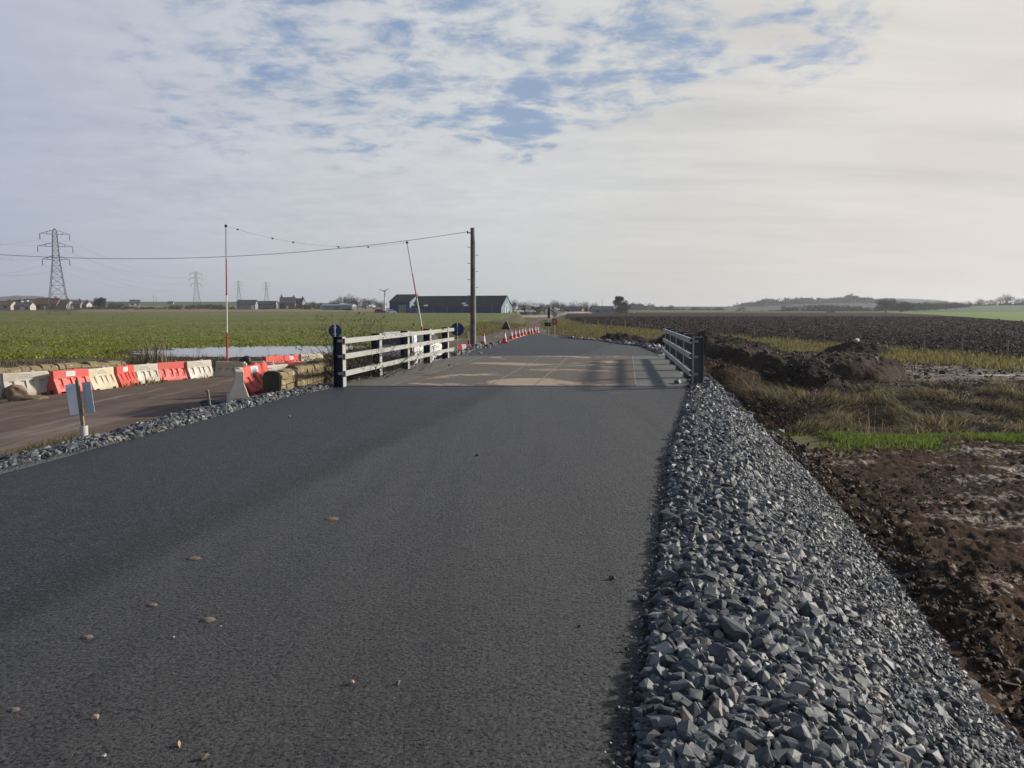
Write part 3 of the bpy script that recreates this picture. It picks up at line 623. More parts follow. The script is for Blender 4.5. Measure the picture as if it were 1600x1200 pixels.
n = 130000; x = rng.uniform(4.9, 27, n); y = 17.5+rng.normal(0, 1.15, n)-.03*(x-14); k = (fbm(x*.5, y*1.1, 4, 107)+.02*(x-9) > -.05) & (y < 19.9) & (y > 15); x, y = x[k], y[k]; n = len(x)
tag(blades('green_verge_grass', gpos(x, y, .05), np.clip(rng.normal(.08, .035, n), .02, .2), rng.uniform(.012, .022, n), lean(n, (0, 0), .05), M['grass']), 'bright green grass strip between the mud and the ditch', 'grass', kind='stuff')
n = 36000; y = rng.uniform(34, 185, n); y = 34+(y-34)**1.0; wv = ip(y, [30, 50, 80, 130, 180], [7, 7.5, 6, 5, 4]); x = FE(y)-rng.uniform(-.4, 1.1, n)*wv; k = (fbm(x*.5, y*.4, 4, 31) > -.25); x, y = x[k], y[k]; n = len(x)
tag(blades('field_edge_grass', gpos(x, y, .02), np.clip(rng.normal(.2, .08, n), .05, .5)*(1+y/250), rng.uniform(.03, .06, n)*(1+y/90), lean(n, (0, 0), .1), M['olivegrass']), 'yellow green rough grass along the fence of the ploughed field', 'grass', kind='stuff')
n = 26000; y = rng.uniform(42, 120, n); x = RR(y)+1.2+rng.uniform(0, 1, n)*(np.maximum(FE(y)-4-RR(y), 1)); k = (fbm(x*.4, y*.3, 4, 131)+.5*ss(0, 5, x-RR(y)-2) > .12); x, y = x[k], y[k]; n = len(x)
tag(blades('bank_grass', gpos(x, y, .03), np.clip(rng.normal(.17, .08, n), .04, .5)*(1+y/200), rng.uniform(.03, .06, n)*(1+y/110), lean(n, (0, 0), .12), M['olivegrass']), 'tufted yellow grass on the bank between the far tarmac and the fence', 'grass', kind='stuff')
# left verge, margins of the old road, hollow
n = 30000; y = rng.uniform(24, 140, n); x = XL(y)-rng.uniform(-.3, 1, n)*(3+y*.03)+.4; k = (fbm(x*.4, y*.3, 4, 111) > -.15) & ~((np.abs(x+17) < 11) & (np.abs(y-53) < 6.5)); x, y = x[k], y[k]; n = len(x)
tag(blades('roadside_grass', gpos(x, y, 0), np.clip(rng.normal(.16, .07, n), .04, .4)*(1+y/200), rng.uniform(.02, .05, n)*(1+y/80), lean(n, (0, 0), .09), M['olivegrass']), 'short winter grass beside the dirt road and crop field', 'grass', kind='stuff')
n = 16000; y = rng.uniform(30, 47.5, n); x = rng.uniform(-27, -6, n); k = (fbm(x*.5, y*.5, 4, 113) > -.1) & (x < XL(y)-.6); x, y = x[k], y[k]; n = len(x)
tag(blades('dead_reed_cover', gpos(x, y, 0), np.clip(rng.normal(.13, .08, n), .03, .6), rng.uniform(.015, .03, n), lean(n, (0, 0), .1), M['brownweed']), 'dead brown reeds between the barriers and the flooded hollow', 'reeds', kind='stuff')
n = 120000; y = 40/(1-rng.uniform(0, 1, n)*(1-40/330)); x = -1.0*y-3+rng.uniform(0, 1, n)*(XL(y)+1.0*y); k = m_crop2(x, y) > .6*rng.uniform(-1, 2, n); x, y = x[k], y[k]
k = fbm(x*.12, y*1.2, 3, 115)+.3*fbm(x*.5, y*.5, 3, 116) > -.22; x, y = x[k], y[k]; n = len(x)
tag(blades('crop_leaves', gpos(x, y, .03+0*x), np.clip(rng.normal(.09, .03, n), .03, .2)*(1+y/220), rng.uniform(.06, .11, n)*(1+y/120), lean(n, (0, 0), .13), M['cropleaf']), 'low green leafy crop covering the left field', 'crop', kind='stuff')
n = 1500; x = rng.normal(-2.9, .35, n)*0+rng.uniform(-7.4, -6.2, n); y = rng.normal(10.3, .25, n); x = rng.normal(px(58, 10.3), .22, n)
tag(blades('grass_tuft', gpos(x, y, .02), np.clip(rng.normal(.1, .04, n), .03, .2), rng.uniform(.008, .016, n), lean(n, (0, 0), .07), M['olivegrass']), 'small yellow green grass tuft at the gravel edge left of the blank board', 'grass')
# far hills and woods
def ridge(name, pts, Y, thick, mat, rough=1.2, n=120):
    us = np.array([p[0] for p in pts]); vs = np.array([p[1] for p in pts])
    u = np.linspace(us[0], us[-1], n); v = np.interp(u, us, vs)
    X = (u-800)/F*Y; Zt = EYE+(488-v)/F*Y; b = 7
    V = []
    for k in range(b):
        t = k/(b-1); yk = Y+(t-.5)*thick; prof = math.sin(math.pi*t)**.7
        z0 = H(X, np.full(n, yk))-1; V.append(np.stack([X*yk/Y, np.full(n, yk), z0+(Zt-z0)*prof+rough*fbm(X*.02, X*0+k*7, 4, 5)*prof], -1))
    return np_mesh(name, np.concatenate(V), [grid_polys(b, n)], mat, None, True)
tag(ridge('hill', [(-120, 470), (-40, 466), (0, 464), (32, 462), (60, 463), (100, 467), (150, 470), (240, 474)], 2300, 500, M['moor']), kind='structure')
tag(ridge('hill', [(1300, 486), (1340, 470), (1375, 466), (1420, 467), (1465, 469), (1490, 473), (1530, 478), (1640, 482)], 1750, 300, M['moor']), kind='structure')
tag(ridge('hill', [(960, 486), (1000, 480), (1060, 479), (1130, 480), (1190, 478), (1250, 474), (1300, 473), (1345, 472), (1400, 476), (1450, 482)], 1050, 120, M['moor']), kind='structure')
tag(ridge('hill', [(175, 486), (210, 477), (250, 473), (300, 472), (400, 472.5), (470, 473), (520, 474), (580, 480)], 900, 200, M['upland'], .3), kind='structure')
def wood(name, label, pts, Y, depth, n, size, tri, mat):
    us = [p[0] for p in pts]; VV = []; 
    for _ in range(n):
        u = random.uniform(us[0], us[-1]); top = np.interp(u, us, [p[1] for p in pts]); bot = np.interp(u, us, [p[2] for p in pts])
        v = lerp(bot, top, random.random()**.8); yk = Y+depth*(bot-v)/max(bot-top, 1)+random.uniform(-8, 8); r = size*random.uniform(.6, 1.25)
        c = at(u, v, yk); zt_ = c.z; c.z = zt_-r*.55
        q = rng.normal(0, 1, (tri, 3)); q /= np.linalg.norm(q, axis=1)[:, None]; q *= (rng.uniform(.2, 1, (tri, 1))**.4)*np.array([r, r, r*.75]); VV.append(q+np.array(c[:]))
    P = np.concatenate(VV); V, T = leafcloud(P, np.full(len(P), size*.15)); 
    return tag(np_mesh(name, V, [T], mat), label, 'woodland', kind='stuff')
wood('ridge_woodland', 'hazy wooded ridge rising beyond the ploughed field', [(1130, 484, 489), (1152, 477, 489), (1175, 472, 489), (1195, 468, 489), (1220, 468, 489), (1250, 465.5, 489), (1290, 467, 489), (1320, 463.5, 489), (1334, 462, 489), (1350, 464, 489), (1365, 468, 489), (1400, 470, 489), (1440, 477, 489)], 1000, 60, 520, 7.5, 120, M['wood_mass'])
wood('distant_woodland', 'grey line of far woodland behind the dark conifer', [(972, 478, 489), (985, 473.5, 489), (1000, 474, 489), (1018, 473, 489), (1022, 480, 489), (1060, 483, 489), (1130, 482, 489)], 800, 20, 170, 5.5, 110, M['wood_mass'])
wood('hedgerow_woodland', 'low dark hedges at the foot of the hazy ridge', [(1150, 486, 490), (1215, 485, 490), (1240, 479, 490), (1290, 477, 490), (1330, 478, 490), (1366, 480, 490), (1395, 476, 490), (1420, 474, 490), (1460, 474, 490), (1500, 473, 490), (1520, 481, 490)], 560, 10, 300, 3.4, 90, M['wood_mass'])
wood('skyline_hedge', 'dark hedge and scrub under the skyline trees at the far right', [(1480, 478, 485), (1505, 474, 483), (1540, 473.5, 481), (1580, 473, 480), (1640, 473, 480)], 606, 10, 170, 2.6, 80, M['wood_mass'])
wood('village_hedges', 'low dark hedges and scrub in front of the far left village', [(-40, 480, 487), (100, 479, 486), (160, 478, 483), (190, 478, 482), (250, 480, 482), (262, 477, 481), (290, 476, 480), (335, 476, 481), (380, 480, 485), (470, 476, 486), (500, 476, 486)], 410, 30, 330, 1.6, 60, M['wood_mass'])
# ------------------------------------------------------------------ water-filled barriers
BL, BH = 1.16, .66
def barrier_body(m, parent):
    prof = [(0, .215), (.02, .22), (.11, .222), (.17, .215), (.24, .195), (.44, .145), (.6, .1), (.66, .09), (.97, .082), (1.0, .07)]   # z/h, half width
    g = [(-.78, -.56), (-.26, -.04), (.1, .32), (.56, .78)]
    st = [-1, -.985]
    for a, b in g: st += [a-.015, a+.015, b-.015, b+.015]
    sl = [(-.8, -.5), (.5, .8)]
    st += [-.8, -.795, -.5, -.495, .5, .495, .8, .795, .985, 1, 0, -.4, .42]; st = sorted(set(st))
    bm = bmesh.new(); n = len(prof); F_ = []
    for side in (1, -1):
        G = []
        for t in st:
            col = []
            for j, (z, w) in enumerate(prof):
                ing = any(a-.001 < t-.0 < b+.001 and a+.014 < t < b-.014 for a, b in g)
                if ing and .24 < z < .63: w -= .042
                zz = z*BH
                if j < 2 and any(a+.001 < t < b-.001 for a, b in sl): zz = .075+.004*j
                e = 1 if abs(t) < .99 else (.94 if z < .9 else .9)
                col.append(bm.verts.new((t*BL/2, side*w*e, zz)))
            G.append(col)
        F_.append(G)
        for i in range(len(st)-1):
            for j in range(n-1):
                q = [G[i][j], G[i+1][j], G[i+1][j+1], G[i][j+1]]; bm.faces.new(q if side < 0 else q[::-1])
    A, B = F_
    for i in range(len(st)-1):
        bm.faces.new([A[i][-1], A[i+1][-1], B[i+1][-1], B[i][-1]]); bm.faces.new([A[i][0], B[i][0], B[i+1][0], A[i+1][0]])
    for i in (0, -1):
        for j in range(n-1): bm.faces.new([A[i][j], A[i][j+1], B[i][j+1], B[i][j]])
    bmesh.ops.recalc_face_normals(bm, faces=bm.faces)
    me = bpy.data.meshes.new('body'); bm.to_mesh(me); bm.free(); me.materials.append(m)
    o = new_obj('body', me, parent)
    bv = o.modifiers.new('soft', 'BEVEL'); bv.width = .007; bv.segments = 2; bv.limit_method = 'ANGLE'; bv.angle_limit = R(35)
    return o
def make_barrier(mat, label, sticker):
    t = thing('water_filled_barrier', label, 'barrier', group='water filled road barriers')
    barrier_body(mat, t)
    e = MB(); e.lathe([(.045, 0), (.045, .5), (.03, .53)], (BL/2+.028, 0, .09), 12); e.build('connector_pin', mat, t, True)
    e = MB(); e.lathe([(.06, .0), (.06, .03), (.045, .04)], (.18, 0, BH-.006), 12); e.build('filler_cap', mat, t, True)
    for s in (1, -1): e = MB(); e.box((s*(BL/2-.004), 0, .062), (.014, .12, .125)); e.build('end_slot_shade', M['black'], t)  # solid black box stands in for the shaded hollow of the end notch
    for s in (1, -1):
        w = .0835
        if sticker:
            l = MB(); l.box((-.02, s*(w+.003), BH*.84), (.3, .006, .14)); lb = l.build('label_plate', M['label'], t)
            k = MB()
            for i in range(4): k.box((-.02-.01*(i % 2), s*(w+.0075), BH*.84+.045-.028*i), (.22-.04*(i % 2), .003, .008))
            k.build('printed_text', M['ink'], lb)
        else:
            k = MB()
            for i, L_ in enumerate((.22, .34, .4)):
                xx = -L_/2
                while xx < L_/2:
                    wd = random.uniform(.025, .07); k.box((xx+wd/2, s*(w+.0035), BH*.9-.045*i), (wd, .003, .022)); xx += wd+.018
            k.build('printed_text', M['ink'], t)
    return t
proto = {'r': make_barrier(M['redplastic'], 'x', True), 'w': make_barrier(M['whiteplastic'], 'x', False), 'c': make_barrier(M['creamplastic'], 'x', False), 'p': make_barrier(M['redplastic'], 'x', True)}
for ch in [k for k in bpy.data.objects if k.parent == proto['p'] and k.name.startswith('label_plate')]:
    for g in [k for k in bpy.data.objects if k.parent == ch]: bpy.data.objects.remove(g)
    bpy.data.objects.remove(ch)
first = set()
def zb(v, Y): return at(800, v, Y).z
def barrier(kind, x, y, ang, label, z=None, roll=0, pitch=0):
    o = proto[kind] if kind not in first else copy_tree(proto[kind]); first.add(kind)
    o.location = (x, y, (h(x, y)+.03) if z is None else z)
    o.rotation_euler = (Matrix.Rotation(ang, 3, 'Z') @ Matrix.Rotation(pitch, 3, 'Y') @ Matrix.Rotation(roll, 3, 'X')).to_euler(); o['label'] = label
    return o
def seg(u0, Y0, u1, Y1): 
    a = Vector((px(u0, Y0), Y0)); b = Vector((px(u1, Y1), Y1)); return (a+b)/2, math.atan2(b.y-a.y, b.x-a.x)
LB = [('w', -6, 20.9, 70, 21.9, 'muddy white barrier with printed lines beside the brown sack at the left edge'),
      ('r', 74, 21.6, 130, 22.7, 'red barrier with a white paper label, directly behind the blank white board'),
      ('c', 127, 22.7, 172, 24.0, 'cream stained barrier right of the red one behind the blank board'),
      ('r', 170, 23.9, 205, 25.4, 'red barrier with a white label turned end on, between two pale barriers'),
      ('w', 198, 25.4, 240, 26.3, 'greyish white barrier with printed lines left of the plain red barrier'),
      ('p', 240, 26.3, 286, 27.3, 'plain red barrier without label, between two pale barriers in the left row'),
      ('w', 286, 27.2, 325, 28.3, 'pale barrier at the end of the left row beside the weeds and striped pole')]
for k, u0, Y0, u1, Y1, lab in LB:
    c, a = seg(u0, Y0, u1, Y1); barrier(k, c.x, c.y, a, lab)
for k, u, Y, ang, lab, ro in [('c', 358, 28.6, -12, 'pale barrier standing right of the red and white striped pole', 0), ('r', 381, 29.2, -20, 'red barrier tipped over under a dark bag behind the fallen barrier', .35), ('c', 401, 29.9, 5, 'small looking pale barrier right of the tipped red one with the bag', 0),
                             ('p', 425, 31.6, 70, 'red barrier facing the road in front of the flooded field, left of another red one', 0), ('r', 451, 33.0, 76, 'red barrier turned sideways, next to the cream barrier above the stone wall', 0), ('c', 484, 34.2, 52, 'cream barrier farthest along the row, above the right part of the stone wall', 0)]:
    barrier(k, px(u, Y), Y, R(ang), lab, z=min(h(px(u, Y), Y)+.03, zb({358: 565, 381: 566, 401: 565, 425: 556, 451: 555, 484: 552.5}[u], Y)-BH), roll=ro)
# row along the near side of the dirt road, behind the stone wall
barrier('w', px(366, 15.7), 15.75, R(110), 'white barrier seen end on at the gravel edge, leaning against the fallen red one', z=zb(629, 15.6), roll=.06)
barrier('r', px(397, 16.75), 16.8, R(80), 'bright red fallen barrier leaning over on the gravel beside the stone wall', z=zb(617, 16.6)-.02, roll=-.2, pitch=-.05)
barrier('w', px(413, 17.6), 17.6, R(58), 'white barrier with printed lines behind the rounded end of the stone wall', z=zb(571, 17.6)-BH)
barrier('p', px(435, 19.0), 19.0, R(32), 'red barrier mostly hidden behind the stone wall coping', z=zb(566.5, 19.0)-BH)
barrier('w', px(466, 20.0), 20.0, R(30), 'white barrier mostly hidden behind the stone wall coping', z=zb(564.5, 20.0)-BH)
# dark bag and brown sack
def lump(name, label, cat, c, size, mat, seed, par=None):
    bm = bmesh.new(); bmesh.ops.create_icosphere(bm, subdivisions=4, radius=1)
    for v in bm.verts:
        p = v.co.copy(); k = 1+.28*float(fbm(np.array([p.x*1.7+seed]), np.array([p.y*1.7+p.z*1.3]), 4, seed)[0])
        v.co = Vector((p.x*size[0], p.y*size[1], p.z*size[2]))*k
        if v.co.z < -size[2]*.45: v.co.z = -size[2]*.45
    for f in bm.faces: f.smooth = True
    me = bpy.data.meshes.new(name); bm.to_mesh(me); bm.free(); me.materials.append(mat)
    o = new_obj(name, me, par, c); return tag(o, label, cat) if label else o
lump('dark_bag', 'dark bag slumped over the tipped red barrier', 'bag', (px(383, 28.8), 28.7, h(px(383, 28.8), 28.7)+.55), (.22, .2, .2), M['black'], 4)
t = thing('brown_sack', 'crumpled brown sack propped on the muddy white barrier at the left edge', 'sack', (px(14, 19.9), 20.0, h(px(14, 19.9), 20.0)))
o = lump('sack_body', None, None, (-.1, .1, .2), (.3, .24, .25), M['sack'], 8, t); o = lump('loose_folds', None, None, (.35, -.1, .08), (.5, .26, .12), M['sack'], 12, t)
# ------------------------------------------------------------------ stone walls
def stone_wall(name, label, p, q, hgt, wid, z0, end):
    p = Vector(p); q = Vector(q); L_ = (q-p).length; d = (q-p)/L_; nrm = Vector((d.y, -d.x)); t = thing(name, label, 'wall', (p.x, p.y, z0), math.atan2(d.y, d.x))
    b = MB(); cs = .17; zc = -.5; row = 0
    while zc < hgt-.16:
        x = -.05*(row % 2)
        while x < L_:
            w = random.uniform(.22, .5); w = min(w, L_-x+.02)
            if w > .05:
                for s in (-1, 1): b.box((x+w/2, s*(wid/2-.07+random.uniform(-.012, .018)), zc+cs/2), (w-.018, .14, cs-.014))
            x += w
        zc += cs; row += 1
    b.box((L_/2, 0, (hgt-.7)/2-.05), (L_-.06, wid-.1, hgt+.3)); b.build('wall', M['coping'], t, False, .012, 1)
    x = 0
    while x < L_-.1:
        w = min(random.uniform(.24, .62), L_-x); k = MB(); pts = []
        hw = wid/2+random.uniform(.01, .07); tp = .17+random.uniform(-.04, .05)
        for i in range(11):
            a = math.pi*i/10; pts.append((x+.008, hw*math.copysign(abs(math.cos(a))**.7, math.cos(a))*(1+.03*random.uniform(-1, 1)), hgt-.12+tp*math.sin(a)**.75+random.uniform(-.02, .02)))
        k.prism(pts, (w-.022, random.uniform(-.03, .03), random.uniform(-.03, .03))); k.build('coping_stone', M['coping'], t, False, .012, 1); x += w
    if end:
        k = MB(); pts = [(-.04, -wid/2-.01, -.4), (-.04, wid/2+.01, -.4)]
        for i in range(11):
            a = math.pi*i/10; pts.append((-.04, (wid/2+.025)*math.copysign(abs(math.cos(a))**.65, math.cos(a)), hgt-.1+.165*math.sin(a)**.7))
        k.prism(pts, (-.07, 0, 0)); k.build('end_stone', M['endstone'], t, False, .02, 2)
    return t
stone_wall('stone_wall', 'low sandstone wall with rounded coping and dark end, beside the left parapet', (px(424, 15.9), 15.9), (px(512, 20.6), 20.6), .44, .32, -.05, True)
stone_wall('stone_wall', 'old lichened stone wall behind the left row of barriers at the field edge', (-18.6, 24.6), (px(186, 31), 31.0), .55, .5, -.87, False)
# ------------------------------------------------------------------ bridge parapets
def parapet(label, p, q, posts, sx, webm, flm, railm, over):
    p = Vector((*p, 0)); q = Vector((*q, 0)); d = (q-p).normalized(); n = Vector((d.y, -d.x, 0))*(-sx)      # n points to the traffic side
    t = thing('bridge_parapet', label, 'railing', p, 0, 'steel bridge parapets')
    Rm = Matrix((( *d.xy, 0), (*(-n).xy, 0), (0, 0, 1))).transposed()
    L_ = (q-p).length
    for k in range(posts):
        o = d*(L_*k/(posts-1)); hp = 1.1; z0 = -.55
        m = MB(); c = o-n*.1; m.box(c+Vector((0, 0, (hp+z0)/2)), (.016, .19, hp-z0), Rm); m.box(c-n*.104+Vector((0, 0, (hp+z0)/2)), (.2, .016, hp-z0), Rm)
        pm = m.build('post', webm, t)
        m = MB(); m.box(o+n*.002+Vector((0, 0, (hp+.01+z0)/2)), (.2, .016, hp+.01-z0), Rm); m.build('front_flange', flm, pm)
        m = MB(); m.box(o-n*.1+Vector((0, 0, hp+.006)), (.2, .2, .012), Rm); m.build('post_cap', webm, pm)
        for z in (.3, .68, 1.02): m = MB(); m.box(o-n*.03-d*.11+Vector((0, 0, z)), (.05, .13, .055), Rm); m.build('bracket', flm, pm, False, .008)
    for z, hh in ((.3, .115), (.68, .115), (1.02, .115)):
        a = -d*over[0]+n*.042; b = d*(L_+over[1])+n*.042; m = MB()
        # open channel: face plus two lips
        m.box((a+b)/2+n*.028+Vector((0, 0, z)), ((b-a).length, .008, hh), Rm)
        m.box((a+b)/2+Vector((0, 0, z+hh/2-.004)), ((b-a).length, .048, .008), Rm); m.box((a+b)/2+Vector((0, 0, z-hh/2+.004)), ((b-a).length, .048, .008), Rm)
        m.build('rail', railm, t)
    return t
parapet('left bridge parapet of three pale rails on shade-darkened posts, next to the stone wall', (px(536, 17.2), 17.2), (px(700, 28), 28.0), 5, -1, M['navy'], M['steel'], M['steel'], (.12, .7))
parapet('right bridge parapet of three grey rails on shade-darkened posts, beside the soil heaps', (px(1085, 17.0), 17.0), (px(1040.5, 27.2), 27.2), 5, 1, M['slate'], M['steelshade'], M['steelshade'], (-.12, .35))
def disc_sign(label, u, v, Y, r, top, bot):
    c = at(u, v, Y); t = thing('round_sign', label, 'sign', (c.x, c.y, 0), 0)
    m = MB(); m.tube((0, .0, c.z), (0, .012, c.z), r, n=36); m.build('sign_plate', M['blue'], t)
    m = MB(); m.tube((0, -.03, bot), (0, -.03, top), .019, n=10); m.build('pole', M['steelshade'], t)
    for s in (-.5, .5): m = MB(); m.box((0, -.012, c.z+s*r), (.09, .022, .03)); m.build('clamp', M['steelshade'], t)
    return t
disc_sign('round dark blue sign back above the near end of the left parapet', 523.5, 517, 17.55, .147, at(0, 507, 17.5).z, -.3)
disc_sign('round dark blue sign back at the far end of the left parapet', 714.5, 514.5, 29.5, .25, at(0, 504, 29.5).z, -.3)
# ------------------------------------------------------------------ poles and wires
def ground_thing(name, label, cat, u, Y, group=None, rz=0): x = px(u, Y); return thing(name, label, cat, (x, Y, h(x, Y)), rz, group)
t = ground_thing('telegraph_pole', 'tall weathered wooden pole with step irons at the left edge of the far tarmac', 'pole', 739, 41); hp = at(738, 356, 41).z-t.location.z
m = MB(); m.lathe([(.15, -.6), (.142, 1), (.125, hp*.6), (.11, hp-.02), (.105, hp)], n=16); m.build('shaft', M['pole'], t, True)
for k in range(9):
    zz = hp-1.0-.42*k; s = 1 if k % 2 else -1
    m = MB(); m.tube((s*.1, 0, zz), (s*.27, 0, zz), .011, n=6); m.tube((s*.27, 0, zz-.0), (s*.27, 0, zz+.05), .011, n=6); m.build('step_iron', M['iron'], t)
for zz in (hp*.62, hp*.24): m = MB(); m.lathe([(.142 if zz < 3 else .128, 0), (.142 if zz < 3 else .128, .035)], (0, 0, zz), 16); m.build('strap', M['iron'], t)
m = MB(); m.box((0, -.118, 1.7), (.13, .012, .18)); m.build('number_plate', M['steelshade'], t)
m = MB(); m.tube((.13, -.05, 0), (.125, -.04, hp*.9), .022, n=6); m.build('lit_edge_strip', M['label'], t)  # pale tube stands in for the sunlit right edge of the pole
m = MB(); m.box((-.16, 0, hp-.26), (.2, .05, .05)); m.tube((-.26, 0, hp-.3), (-.26, 0, hp-.16), .035, n=10); m.build('insulator', M['iron'], t)
wa = Vector((t.location.x-.26, 41, t.location.z+hp-.2))
m = MB(); wb = at(-160, 384, 41); pts = []
for k in range(41): s = k/40; p = wa.lerp(wb, s); p.z -= 4*1.0*s*(1-s); pts.append(p)
m.path(pts, .0125); tag(m.build('overhead_wire', M['cable']), 'single dark wire sagging leftward from the weathered wooden pole', 'wire')
def marker_pole(label, base, top, cuts):
    b = Vector(base); a = Vector(top); t = thing('height_marker_pole', label, 'pole', b); d = a-b; r0 = .042
    for i in range(len(cuts)-1):
        s0, s1, mt = cuts[i][0], cuts[i+1][0], cuts[i][1]; m = MB(); m.tube(d*s0, d*s1, r0*(1-.45*s0), r0*(1-.45*s1), 10)
        m.build({'redpaint': 'red_section', 'whitepaint': 'white_section', 'steelshade': 'grey_section'}[mt], M[mt], t, True)
    m = MB(); m.lathe([(.02, -.06), (.06, -.04), (.065, .02), (.03, .06)], d, 12); m.build('top_knob', M['black'], t, True)
    m = MB(); e = d.normalized(); m.tube(d*.53-e*.03, d*.53+e*.03, .038, .038, 10); m.build('collar', M['black'], t)
    m = MB(); m.box((0, 0, .09), (.5, .5, .18), taper=.8); m.build('base_weight', M['conc'], t, False, .02)
    return t
x1 = px(352, 35); pt1 = at(353, 353, 35); marker_pole('upright red and white striped marker pole behind the left barriers', (x1, 35, h(x1, 35)), pt1, [(0, 'redpaint'), (.265, 'whitepaint'), (.53, 'redpaint'), (.77, 'steelshade'), (1, None)])
x2 = px(667, 38); pt2 = at(636, 379, 38); marker_pole('leaning red and white striped marker pole behind the left parapet', (x2, 38, h(x2, 38)), pt2, [(0, 'redpaint'), (.28, 'whitepaint'), (.53, 'redpaint'), (.74, 'steelshade'), (1, None)])
t = thing('bunting_line', 'thin sagging line with small dark flags strung between the two striped poles', 'bunting', pt1); m = MB(); pts = []; dd = pt2-pt1
for k in range(49): s = k/48; p = dd*s; p.z -= 4*.5*s*(1-s); pts.append(p)
m.path(pts, .0035, 4); m.build('cord', M['cable'], t)
for s in (.05, .23, .34, .59, .76):
    p = dd*s; p.z -= 4*.5*s*(1-s); m = MB(); m.add([p, p+Vector((.13, 0, .015)), p+Vector((.1, .02, -.075))], [(0, 1, 2)]); m.add([p+Vector((0, .012, 0)), p+Vector((.13, .012, .015)), p+Vector((.1, .03, -.075))], [(0, 2, 1)]); m.build('flag', M['black'], t)
# ------------------------------------------------------------------ small roadside things
Y = 10.4; t = thing('board_sign', 'two blank white boards on a wooden stake set in a pale pipe', 'sign', (px(121.5, Y), Y, h(px(121.5, Y), Y)+.04), R(0))
m = MB(); m.lathe([(.052, -.1), (.052, .2), (.044, .2), (.044, .05)], n=18, cap=False); m.build('pipe_base', M['pipe'], t, True)
m = MB(); m.box((-.03, -.0, .47), (.045, .03, .72), Matrix.Rotation(-.08, 3, 'Y')); m.build('stake', M['timber'], t, False, .004)
for cx, rz, w, dz in ((-.125, .35, .165, -.015), (.065, -.22, .14, .01)):
    m = MB(); m.box((cx, .035, .57+dz), (w, .006, .42), Matrix.Rotation(rz, 3, 'Z') @ Matrix.Rotation(-.115, 3, 'Y')); m.build('blank_board', M['board'], t, False, .002)
Y = 14.6; t = thing('wooden_stake', 'short weathered stake leaning beside the dirt road', 'stake', (px(322, Y), Y, h(px(322, Y), Y)))
m = MB(); m.box((0, 0, .16), (.05, .045, .5), Matrix.Rotation(-.1, 3, 'Y'), .85); m.build('stake_shaft', M['oldtimber'], t, False, .006); m = MB(); m.box((-.035, 0, .405), (.052, .048, .03), Matrix.Rotation(-.1, 3, 'Y')); m.build('split_top', M['timber'], t)
o = lump('black_sheet', 'crumpled black sheet lying by the gravel left of the end on white barrier', 'sheet', (px(338, 15.3), 15.5, h(px(338, 15.3), 15.5)+.06), (.5, .35, .12), M['black'], 21)
m = MB(); m.box((0, 0, .0), (.36, .62, .3), Matrix.Rotation(.25, 3, 'Z'), .8); o = m.build('concrete_block', M['conc'], None, False, .02, 2, (px(1097, 16.0), 16.0, -.16)); tag(o, 'pale concrete block half buried in stones at the foot of the right parapet', 'concrete block')
m = MB(); m.box((0, 0, .0), (.4, .5, .3), Matrix.Rotation(.1, 3, 'Z'), .85); o = m.build('concrete_block', M['conc'], None, False, .02, 2, (px(1037, 28.9), 29.2, -.1)); tag(o, 'pale concrete block at the far end of the right parapet', 'concrete block')
# traffic cones
def make_cone():
    t = thing('traffic_cone', 'x', 'cone', group='traffic cones along the tarmac edge')
    m = MB(); m.box((0, 0, .035), (.44, .44, .07), None, .9); m.build('base', M['orange'], t, False, .02)
    m = MB(); m.lathe([(.15, .07), (.135, .1), (.106, .27)], n=20); m.lathe([(.058, .57), (.034, .74), (.03, .75)], n=20); m.build('cone_body', M['orange'], t, True)
    m = MB(); m.lathe([(.108, .27), (.06, .57)], n=20); m.build('reflective_sleeve', M['sleeve'], t, True)
    return t
cone0 = make_cone(); CN = [(755.5, 42.5, 'single traffic cone standing between the wooden pole and the line of cones'), (788.5, 52, 'nearest and largest cone in the line along the tarmac'), (799, 59.5, 'second cone from the near end of the line along the tarmac'), (805, 63, 'third cone from the near end of the line'), (811, 66, 'fourth cone from the near end of the line'), (816, 69.5, 'fifth cone from the near end of the line'), (820.5, 72, 'middle cone, sixth from the near end of the line'), (827, 75.5, 'fourth cone from the far end of the line'), (831, 78, 'third cone from the far end of the line'), (836.5, 80.5, 'second cone from the far end of the line'), (840, 83.3, 'farthest cone in the line, where the tarmac ends')]
for i, (u, Y, lab) in enumerate(CN):
    x = px(u, Y); z = max(h(x, Y)+.04, float(ZR(Y))); loc = (x, Y, z+.006); sc = (1.0 if i != 1 else 1.12,)*3
    if i == 0: cone0.location = loc; cone0['label'] = lab
    else: copy_tree(cone0, lab, loc, (0, 0, random.uniform(0, 1.5)), sc)
# marker post and fallen barrier boards by the pole
t = ground_thing('marker_post', 'slim white marker post just left of the wooden pole', 'post', 731.5, 40.5); z1 = at(0, 517, 40.5).z-t.location.z
m = MB(); m.box((0, 0, z1*.3), (.06, .05, z1*.62)); m.build('post_shaft', M['black'], t); m = MB(); m.box((0, 0, z1*.8), (.09, .05, z1*.4)); m.build('white_head', M['whitepaint'], t, False, .01)
for lab, u, Y, rz in (('fallen red and white striped board leaning left of the wooden pole', 725, 39.5, .5), ('red and white striped board tucked against the foot of the wooden pole', 732, 40.4, .2)):
    t = ground_thing('striped_board', lab, 'board', u, Y, None, rz); t.location.z = at(u, 546.5, Y).z; rt = Matrix.Rotation(-.5, 3, 'X')
    for i, mt in enumerate(('redpaint', 'whitepaint', 'redpaint')): m = MB(); m.box((-.24+.24*i, 0, .12), (.24, .04, .34), rt); m.build('red_panel' if mt == 'redpaint' else 'white_panel', M[mt], t)
